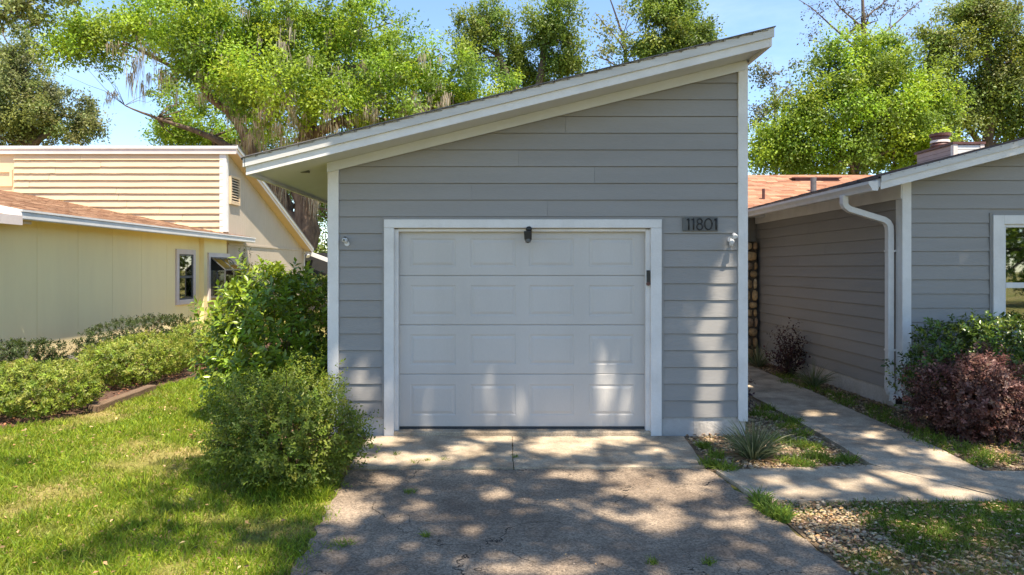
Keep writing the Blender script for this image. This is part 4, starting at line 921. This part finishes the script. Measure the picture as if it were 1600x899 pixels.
# ------------------------------------------------------------------ shrubs
def shrub(name, c, r, label, n_shoot, per, leaf, shoot, cols, cat='shrub', lm='leaf', aspect=.5, lump=.12, up=.5, group=None, tip=None, inner=.25, spikes=0, flatten=0.0, bark='stem', dens_top=0.0, wd=None):
    """mound of leafy shoots: r = half widths (x, y) and height"""
    c = np.array(c, float); t = empty(name, tuple(c), label, cat, group)
    d = rnd_dir(n_shoot); d[:, 2] = np.where(d[:, 2] < 0, d[:, 2]*.75, d[:, 2])+.12
    d = unit(d)
    ph = rng.uniform(0, 6.28, 6); lm_ = 1+lump*(np.sin(d[:, 0]*5+ph[0])*np.sin(d[:, 1]*5+ph[1])+np.sin(d[:, 2]*6+ph[2])*np.sin(d[:, 0]*9+ph[3])+.6*np.sin(d[:, 1]*13+ph[4])*np.sin(d[:, 2]*11+ph[5]))
    pw = 1/np.maximum(np.abs(d).max(1), .3)**flatten
    rad = np.where(rng.random(n_shoot) < inner, rng.uniform(.45, .95, n_shoot), rng.uniform(.92, 1.05, n_shoot))*lm_*pw
    if spikes: rad = rad*np.where(rng.random(n_shoot) < spikes, rng.uniform(1.05, 1.28, n_shoot), 1)
    zc = r[2]*.42
    P0 = c+np.array([0,0,zc])+d*rad[:, None]*np.array([r[0], r[1], 1])*np.array([1,1,0])
    P0[:, 2] = c[2]+zc+d[:, 2]*rad*np.where(d[:, 2] > 0, r[2]-zc, zc*1.05)
    P0[:, 2] = np.maximum(P0[:, 2], c[2]+.03)
    A = unit(d*np.array([1,1,.7])+np.array([0,0,up])+rng.normal(0, .35, (n_shoot, 3)))
    ns = n_shoot; k = np.arange(per)
    Ls = rng.uniform(shoot[0], shoot[1], ns)
    s = (k/per)[None, :]*Ls[:, None]; ang = (k*2.4)[None, :]+rng.uniform(0, 6.28, (ns, 1))
    U = unit(np.cross(A, rng.normal(size=(ns, 3)))); V = np.cross(A, U)
    rd = U[:, None]*np.cos(ang)[..., None]+V[:, None]*np.sin(ang)[..., None]
    P = (P0-A*Ls[:, None]*.6)[:, None]+A[:, None]*s[..., None]
    D = unit(rd*.85+A[:, None]*.6+np.array([0,0,-.05])+rng.normal(0, .2, (ns, per, 3))); Nn = unit(A[:, None]*.8-rd*.2+d[:, None]*.5+np.array([0,0,.45])+rng.normal(0, .22, (ns, per, 3)))
    cb = palette(ns, cols, .16)[:, None].repeat(per, 1)
    if tip is not None:
        w = ((k/per)**2)[None, :, None]*rng.random((ns, 1, 1)); cb = cb*(1-w)+np.array(tip)*w
    C = np.clip(cb*rng.normal(1, .12, (ns, per, 1)), .004, 1).reshape(-1, 3)
    Ln = rng.uniform(leaf[0], leaf[1], ns*per)
    leaves('foliage', P.reshape(-1, 3), D.reshape(-1, 3), Nn.reshape(-1, 3), Ln, Ln*aspect, C, M[lm], t)
    mb = MB(); ki = rng.choice(ns, min(ns, 46), replace=False)
    for i in ki:
        b = c+np.array([rng.normal(0, r[0]*.13), rng.normal(0, r[1]*.13), -.02]); e = P0[i]; m_ = (b+e)/2+np.array([0,0,.08])
        mb.tube([b, (b+m_)/2+rng.normal(0,.015,3), m_, e], [.011*max(.6,r[2]), .009*max(.6,r[2]), .006, .003], 5)
    mb.build('stem', M[bark], t)
    return t
shrub('tall_shrub', (-2.93, 8.9, 0), (.80, 1.05, 1.78), 'tall glossy broadleaf shrub beside the left garage corner', 1150, 9, (.07,.125), (.12,.24), [(.145,.235,.018),(.185,.27,.02),(.11,.185,.016),(.21,.275,.022)], lm='gloss', aspect=.46, lump=.08, up=.8, spikes=.10, flatten=.2, tip=(.24,.30,.025))
for (px, py, Y) in ((447,412,9.0),(492,411,8.9),(470,428,8.8),(425,450,9.1)):   # long upright shoots of the same bush
    pass
shrub('abelia_shrub', (-1.90, 5.95, 0), (.64, .60, .92), 'airy small-leaved shrub with twiggy sprays in front of garage corner', 3200, 9, (.022,.042), (.10,.2), [(.12,.175,.02),(.15,.20,.024),(.09,.135,.018),(.20,.24,.035)], aspect=.5, lump=.17, up=.35, spikes=.14, inner=.35)
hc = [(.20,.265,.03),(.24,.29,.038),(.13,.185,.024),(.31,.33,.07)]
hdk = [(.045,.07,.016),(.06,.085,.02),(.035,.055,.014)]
gh_ = 'clipped hedge mounds in front of the yellow house'
shrub('hedge_mound', (-5.98, 8.75, 0), (.70, .72, .63), 'low rounded yellow-green hedge mound at the near end of hedge row', 1900, 9, (.025,.05), (.06,.12), hc, cat='hedge', lump=.09, up=.4, inner=.3, group=gh_, flatten=.1)
shrub('hedge_mound', (-6.02, 11.25, 0), (.66, 1.15, .70), 'long yellow-green hedge mound behind the wooden edging timber', 2300, 9, (.025,.055), (.06,.12), hc, cat='hedge', lump=.09, up=.4, inner=.3, group=gh_, flatten=.15)
shrub('hedge_mound', (-5.85, 14.0, 0), (.75, 1.5, .78), 'far yellow-green hedge mound reaching behind the tall shrub', 1700, 9, (.03,.06), (.06,.12), hc, cat='hedge', lump=.09, up=.4, inner=.3, group=gh_, flatten=.15)
shrub('hedge_mound', (-7.0, 7.9, 0), (.75, .6, .62), 'bright hedge mound cut off by the left frame edge', 1500, 9, (.025,.05), (.06,.12), [(.10,.16,.02),(.12,.17,.022)], cat='hedge', lump=.09, up=.4, inner=.3, group=gh_, flatten=.1)
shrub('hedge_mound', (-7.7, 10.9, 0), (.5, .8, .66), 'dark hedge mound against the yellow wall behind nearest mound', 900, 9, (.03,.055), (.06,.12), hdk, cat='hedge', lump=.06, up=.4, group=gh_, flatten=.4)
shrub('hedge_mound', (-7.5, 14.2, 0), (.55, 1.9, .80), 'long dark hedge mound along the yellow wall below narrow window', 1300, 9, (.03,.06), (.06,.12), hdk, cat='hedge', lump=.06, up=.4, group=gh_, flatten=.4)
shrub('window_shrub', (-7.35, 19.6, 0), (.5, .5, 2.0), 'slim dark shrub beside the garden window of yellow house', 380, 9, (.05,.10), (.12,.26), [(.05,.065,.02),(.04,.05,.018),(.09,.12,.02)], lump=.15, up=.7, spikes=.2, inner=.4)
shrub('back_hedge', (-5.6, 21.5, 0), (2.4, .8, 1.55), 'clipped pale-green hedge in the back garden behind tall shrub', 1500, 9, (.05,.09), (.08,.14), [(.12,.14,.03),(.15,.155,.045),(.09,.11,.025)], cat='hedge', lump=.04, flatten=.8)
shrub('loropetalum_shrub', (5.22, 7.45, 0), (.60, .50, .84), 'dense burgundy shrub in front of the window bed', 2300, 9, (.026,.048), (.08,.17), [(.125,.058,.045),(.165,.078,.06),(.085,.038,.03),(.26,.15,.12)], lump=.18, up=.3, spikes=.2, inner=.35, aspect=.62)
shrub('boxleaf_shrub', (6.15, 8.15, 0), (1.22, .52, 1.22), 'rounded dark-green shrub under the window behind burgundy shrub', 2200, 8, (.04,.07), (.08,.16), [(.075,.13,.018),(.095,.155,.02),(.055,.10,.015),(.14,.19,.026)], lm='gloss', lump=.08, up=.5, spikes=.08, flatten=.35, aspect=.55)
shrub('small_burgundy_shrub', (4.93, 11.7, 0), (.30, .30, .78), 'small open burgundy shrub against the side wall by walkway', 150, 9, (.03,.06), (.16,.32), [(.06,.025,.026),(.085,.035,.034),(.045,.02,.02)], lump=.2, up=1.0, spikes=.25, inner=.5, aspect=.6)
shrub('small_burgundy_shrub', (2.98, 8.75, 0), (.15, .26, .55), 'dark burgundy shrub half hidden behind the right garage corner', 160, 9, (.03,.05), (.1,.22), [(.05,.02,.026),(.07,.03,.034)], lump=.2, up=.7, spikes=.2, inner=.5, aspect=.6)

# twigs with tiny leaves reaching from the small-leaved shrub towards the wall
def spray(base, tips, parent_label):
    pass

# ------------------------------------------------------------------ grass clumps and weeds
def clump(name, c, n, ln, wd, label, cols, lean=.55, droop=(.5,1.4), spread=.06, cat='grass clump', group=None):
    t = empty(name, c, label, cat, group)
    a = rng.uniform(0, 6.28, n); q = rng.random(n)**.7*lean; D = np.stack([np.cos(a)*q, np.sin(a)*q, np.ones(n)*.75], 1)
    P = np.array(c)+np.stack([np.cos(a), np.sin(a), np.zeros(n)], 1)*(q/lean*spread*rng.random(n)**.3)[:, None]; P[:, 2] -= .01
    strips('blades', P, D, rng.uniform(ln*.55, ln, n), rng.uniform(wd*.6, wd, n), rng.uniform(*droop, n), palette(n, cols, .15), M['grass'], t, 6)
    m_ = n//2; a = rng.uniform(0, 6.28, m_); D = np.stack([np.cos(a), np.sin(a), np.full(m_, .25)], 1)
    P = np.array(c)+np.stack([np.cos(a), np.sin(a), np.zeros(m_)], 1)*spread*.8
    strips('dry_blades', P, D, rng.uniform(ln*.35, ln*.75, m_), rng.uniform(wd*.6, wd, m_), rng.uniform(.8, 1.6, m_), palette(m_, [(.30,.21,.10),(.24,.16,.08),(.36,.27,.15)], .15), M['grass'], t, 5)
LIR = [(.14,.17,.075),(.18,.21,.10),(.24,.25,.14),(.10,.13,.05)]
gcl = 'arching grass clumps in the gravel beds'
clump('grass_clump', (2.43, 6.62, 0), 300, .50, .013, 'large arching grass clump in front of the right garage corner', LIR, lean=.75, spread=.1, group=gcl)
clump('grass_clump', (4.80, 10.55, 0), 150, .50, .012, 'arching grass clump against the side wall nearer the downspout', LIR, lean=.8, group=gcl)
clump('grass_clump', (4.75, 12.7, 0), 150, .58, .014, 'arching grass clump at the foot of the stone column', LIR, lean=.8, group=gcl)
# weeds: small leafy tufts
WG = [(.13,.20,.024),(.16,.23,.03),(.10,.16,.02),(.19,.24,.035)]
def tufts(name, label, pts, n, ln, wd, cols, cat='weeds'):
    P = []; 
    for (x, y, r) in pts:
        a = rng.uniform(0, 6.28, n); q = np.sqrt(rng.random(n))*r; P.append(np.stack([x+np.cos(a)*q, y+np.sin(a)*q, np.full(n, -.008)], 1))
    P = np.concatenate(P); m_ = len(P); D = np.stack([rng.normal(0,.55,m_), rng.normal(0,.55,m_), np.ones(m_)], 1)
    o = strips(name, P, D, rng.uniform(ln*.4, ln, m_), rng.uniform(wd*.5, wd, m_), rng.uniform(.4, 1.8, m_), palette(m_, cols, .2), M['grass'], None, 3)
    return tag(o, label, cat, kind='stuff')
def gp_(px, py): Y = GY(py); return XW(px, Y), Y
def fieldpts(poly_px, n, r): 
    pass
tufts('weeds', 'weeds and low ground cover growing through middle gravel bed', [(*gp_(1110,727),.11),(*gp_(1135,735),.10),(*gp_(1120,715),.07),(*gp_(1235,722),.14),(*gp_(1255,728),.12),(*gp_(1275,715),.12),(*gp_(1215,690),.10),(*gp_(1240,695),.13),(*gp_(1265,700),.13),(*gp_(1290,722),.09),(*gp_(1325,722),.08),(*gp_(1230,668),.14),(*gp_(1210,655),.14),(*gp_(1195,640),.14),(*gp_(1252,680),.12),(*gp_(1100,700),.05),(*gp_(1185,650),.10),(*gp_(1240,660),.10)], 170, .13, .012, WG)
tufts('weeds', 'weeds and grass growing along the bed by side wall', [(x, y, .16) for x, y in zip(4.72+rng.normal(0,.10,22), np.linspace(6.5,11.6,22))]+[(*gp_(1480,705),.2),(*gp_(1560,715),.2),(*gp_(1590,700),.2),(*gp_(1530,725),.12),(*gp_(1440,690),.15)], 110, .13, .011, WG)
tufts('weeds', 'bright weed cluster at the driveway corner by walkway', [(*gp_(1195,795),.06),(*gp_(1210,805),.07),(*gp_(1185,785),.05),(*gp_(1222,812),.06)], 90, .17, .02, [(.13,.21,.03),(.16,.23,.035)])
tufts('weeds', 'small weeds sprouting from cracks in the drive', [(*gp_(520,855),.085),(*gp_(540,850),.06),(*gp_(620,712),.035),(*gp_(650,725),.05),(*gp_(668,722),.04),(*gp_(805,716),.018),(*gp_(1108,880),.05),(*gp_(1020,880),.04),(*gp_(665,838),.03),(*gp_(640,770),.05),(*gp_(695,720),.03)], 45, .075, .007, WG)

# ------------------------------------------------------------------ lawn blades
def nz2(x, y, s, seed=0):
    r_ = np.random.default_rng(seed); out = np.zeros_like(x)
    for k in range(5):
        a, b, p = r_.uniform(-1, 1), r_.uniform(-1, 1), r_.uniform(0, 6.28); f = s*1.7**k; nrm = math.hypot(a, b)
        q = r_.uniform(0, 6.28); out += np.sin((a*x+b*y)/nrm*f+p)*np.sin((-b*x+a*y)/nrm*f*.8+q)/1.3**k
    return out/2.2
def lawn(name, label, x0, x1, y0, y1, n, ok, ln, cols, seed):
    y = y0*(y1/y0)**rng.random(n); x = rng.uniform(0, 1, n)*(x1-x0)+x0
    k = ok(x, y); x = x[k]; y = y[k]; n = len(x)
    pt = nz2(x, y, 1.5, seed); dry = np.clip((pt-.20)*1.7+rng.normal(0,.12,n), 0, 1)
    k = rng.random(n) > dry*.55; x, y, dry, pt = x[k], y[k], dry[k], pt[k]; n = len(x)
    P = np.stack([x, y, np.full(n, -.02)], 1); D = np.stack([rng.normal(0,.5,n), rng.normal(0,.5,n), np.ones(n)], 1)
    C = palette(n, cols, .22); C = C*(1-dry[:, None]*.75)+np.array([.42,.33,.13])*dry[:, None]*.75
    C *= (1+.18*nz2(x, y, 3.5, seed+3))[:, None]
    sc_ = 1+.02*y
    L_ = ln*rng.uniform(.45, 1.1, n)*(1-.45*dry)*(1+.25*nz2(x, y, 2.2, seed+7))
    o = strips(name, P, D, L_, .0062*(.5+y/7)*rng.uniform(.6,1.3,n), rng.uniform(.3, 1.7, n), C, M['grass'], None, 3)
    return tag(o, label, 'grass', kind='stuff')
def okl(x, y):
    left = np.interp(y, [3, 7.3, 7.6, 8.7, 10.4, 12.2, 20], [-9, -9, -5.8, -5.36, -5.38, -5.1, -5.1])
    right = np.interp(y, [3, 4.1, 5.2, 6.1, 6.3, 7.0, 7.4, 8.3, 9, 13, 20], [-1.24, -1.27, -1.36, -1.46, -1.55, -1.85, -2.4, -2.7, -3.2, -3.0, -2.2])
    return (x > left) & (x < right+rng.normal(0, .055, len(x))+.04*np.sin(y*9)+.03*np.sin(y*23+1)) & (x > -y*.95-.9)
GR_ = [(.175,.26,.02),(.215,.29,.022),(.27,.325,.03),(.14,.215,.02)]
lawn('lawn_grass', 'sunny green lawn between drive and hedge row', -9, -1.1, 3.3, 17, 270000, okl, .085, GR_, 4)
def okr(x, y):
    f = nz2(x, y, 2.0, 21)
    return (x > np.interp(y, [3.4,5.4], [2.16,2.1])) & (y < 5.33) & (x < y*.80+.3) & (f*.8+(x-2.9)*.55-(y-4.3)*.30 > -.34+rng.normal(0,.12,len(x)))
lawn('lawn_grass', 'patchy grass mixed with gravel below the cross walkway', 2.0, 5.2, 3.3, 5.4, 95000, okr, .085, [(.12,.185,.022),(.15,.215,.026),(.10,.16,.02)], 9)
lawn('lawn_grass', 'thin grass strip under the small-leaved shrub beside drive', -1.9, -1.30, 5.4, 7.2, 6000, lambda x, y: x < np.interp(y, [5.4,6.2,7.4], [-1.40,-1.46,-1.52]), .13, GR_, 12)

# ------------------------------------------------------------------ pebbles, litter, mulch chips
ICO = None
def ico():
    import bmesh
    bm = bmesh.new(); bmesh.ops.create_icosphere(bm, subdivisions=1, radius=1.0); v = np.array([p.co[:] for p in bm.verts]); f = np.array([[q.index for q in fc.verts] for fc in bm.faces]); bm.free(); return v, f
IV, IF = ico()
def pebbles(name, label, x, y, r, cols, z=-.006):
    n = len(x); sc3 = np.stack([r*rng.uniform(.8,1.35,n), r*rng.uniform(.75,1.2,n), r*rng.uniform(.45,.75,n)], 1)
    a = rng.uniform(0, 6.28, n); ca, sa = np.cos(a), np.sin(a)
    v = IV[None]*sc3[:, None]*rng.uniform(.86, 1.12, (n, len(IV), 1)); v = np.stack([v[...,0]*ca[:,None]-v[...,1]*sa[:,None], v[...,0]*sa[:,None]+v[...,1]*ca[:,None], v[...,2]], -1)
    v += np.stack([x, y, np.full(n, z)+r*.25+rng.random(n)*.006], 1)[:, None]
    f = (np.arange(n)[:, None, None]*len(IV)+IF[None]).reshape(-1, 3)
    o = mk(name, v.reshape(-1,3), f, M['pebble'], None, True, col=np.repeat(palette(n, cols, .18), len(IV), axis=0))
    return tag(o, label, 'gravel', kind='stuff')
PB = [(.36,.27,.17),(.42,.33,.22),(.30,.215,.13),(.38,.29,.19),(.24,.17,.10)]
def scat(n, x0, x1, y0, y1, ok):
    x = rng.uniform(x0, x1, n); y = rng.uniform(y0, y1, n); k = ok(x, y); return x[k], y[k]
x, y = scat(6500, 2.0, 4.6, 3.5, 5.33, lambda x, y: (nz2(x, y, 2.0, 21)+(x-2.9)*.42-(y-4.3)*.28 < .22+rng.normal(0,.12,len(x))) & (x > np.interp(y,[3.4,5.4],[2.15,2.07])+rng.normal(0,.02,len(x))))
pebbles('gravel', 'tan river pebbles along the right edge of driveway', x, y, rng.uniform(.007,.020,len(x)), PB)
x, y = scat(5200, 1.9, 3.55, 6.2, 10.5, lambda x, y: (x > np.interp(y,[6.2,7.5,7.6,11],[1.93,2.02,2.74,2.74])) & (x < np.interp(y,[6.2,6.5,12],[3.35,3.42,3.55])) & (y > np.interp(x,[1.9,3.4],[6.22,6.38])))
pebbles('gravel', 'tan river pebbles in the bed between garage and walkway', x, y, rng.uniform(.008,.020,len(x)), PB)
x, y = scat(7000, 4.4, 7.0, 6.16, 13.5, lambda x, y: (x > np.interp(y,[6.2,6.9,8.3,10,13],[4.38,4.47,4.52,4.62,4.66])) & ((y < 8.8) | (x < 5.15)))
pebbles('gravel', 'brown pebbles in the bed beside the side wall', x, y, rng.uniform(.009,.022,len(x)), [(.34,.24,.14),(.40,.30,.19),(.26,.17,.10)])
def litter(name, label, x, y, sz, cols, z=.008):
    n = len(x); P = np.stack([x, y, np.full(n, z)+rng.random(n)*.02], 1); D = np.stack([rng.normal(size=n), rng.normal(size=n), rng.normal(0,.15,n)], 1); Nn = np.array([0,0,1.])+rng.normal(0,.35,(n,3))
    Ln = rng.uniform(sz[0], sz[1], n); o = leaves(name, P, D, Nn, Ln, Ln*.45, palette(n, cols, .25), M['litter'], None); return tag(o, label, 'leaf litter', kind='stuff')
LT = [(.26,.15,.07),(.34,.21,.10),(.18,.10,.05),(.42,.29,.15)]
x, y = scat(5200, 4.4, 7.0, 6.16, 13.5, lambda x, y: (x > np.interp(y,[6.2,6.9,8.3,10,13],[4.36,4.45,4.50,4.60,4.64])) & ((y < 8.8) | (x < 5.15)))
litter('leaf_litter', 'dry brown leaf litter in the bed beside side wall', x, y, (.03,.07), LT)
x, y = scat(4200, -8.5, -5.2, 7.45, 17, lambda x, y: (x < np.interp(y,[7.5,8.7,10.4,12.2,17],[-5.75,-5.45,-5.47,-5.22,-5.22])))
litter('mulch_chips', 'red-brown mulch chips under the hedge row', x, y, (.03,.08), [(.22,.09,.05),(.30,.13,.07),(.13,.06,.035)])
x, y = scat(900, -3.4, -1.40, 6.1, 9.5, lambda x, y: (x < np.interp(y,[6.1,7.4,7.5,9],[-1.48,-1.5,-1.95,-1.95])) & (x > -1.2*y+5.4) )
litter('leaf_litter', 'brown litter beneath the shrubs at garage corner', x, y, (.025,.06), LT)
x, y = scat(4200, 2.1, 5.0, 3.5, 5.33, lambda x, y: rng.random(len(x)) < np.clip(1.2-(x-2.1)*.25, .4, 1))
litter('leaf_litter', 'dry leaf litter among the pebbles below cross walkway', x, y, (.02,.05), LT+[(.40,.32,.2)], z=.02)
x, y = scat(420, -5.3, -1.5, 4.0, 10, lambda x, y: okl(x, y))
litter('leaf_litter', 'scattered fallen leaves on the sunny lawn', x, y, (.025,.055), LT, z=.03)
x, y = scat(260, -1.3, 1.95, 4.0, 7.4, lambda x, y: np.ones(len(x), bool))
litter('leaf_litter', 'stray leaf crumbs scattered on the drive', x, y, (.008,.022), LT+[(.45,.38,.28)], z=.013)
x, y = scat(1500, 1.9, 3.5, 6.2, 10, lambda x, y: (x > np.interp(y,[6.2,7.5,7.6,11],[1.93,2.02,2.74,2.74])) & (x < np.interp(y,[6.2,6.5,12],[3.35,3.42,3.52])))
litter('leaf_litter', 'dry leaf litter in the bed between garage and walkway', x, y, (.02,.05), LT)

#print('TRIS', sum(sum(len(p.vertices)-2 for p in o.data.polygons) if len(o.data.polygons)<5000 else len(o.data.loops)-2*len(o.data.polygons) for o in sc.objects if o.type=='MESH'))
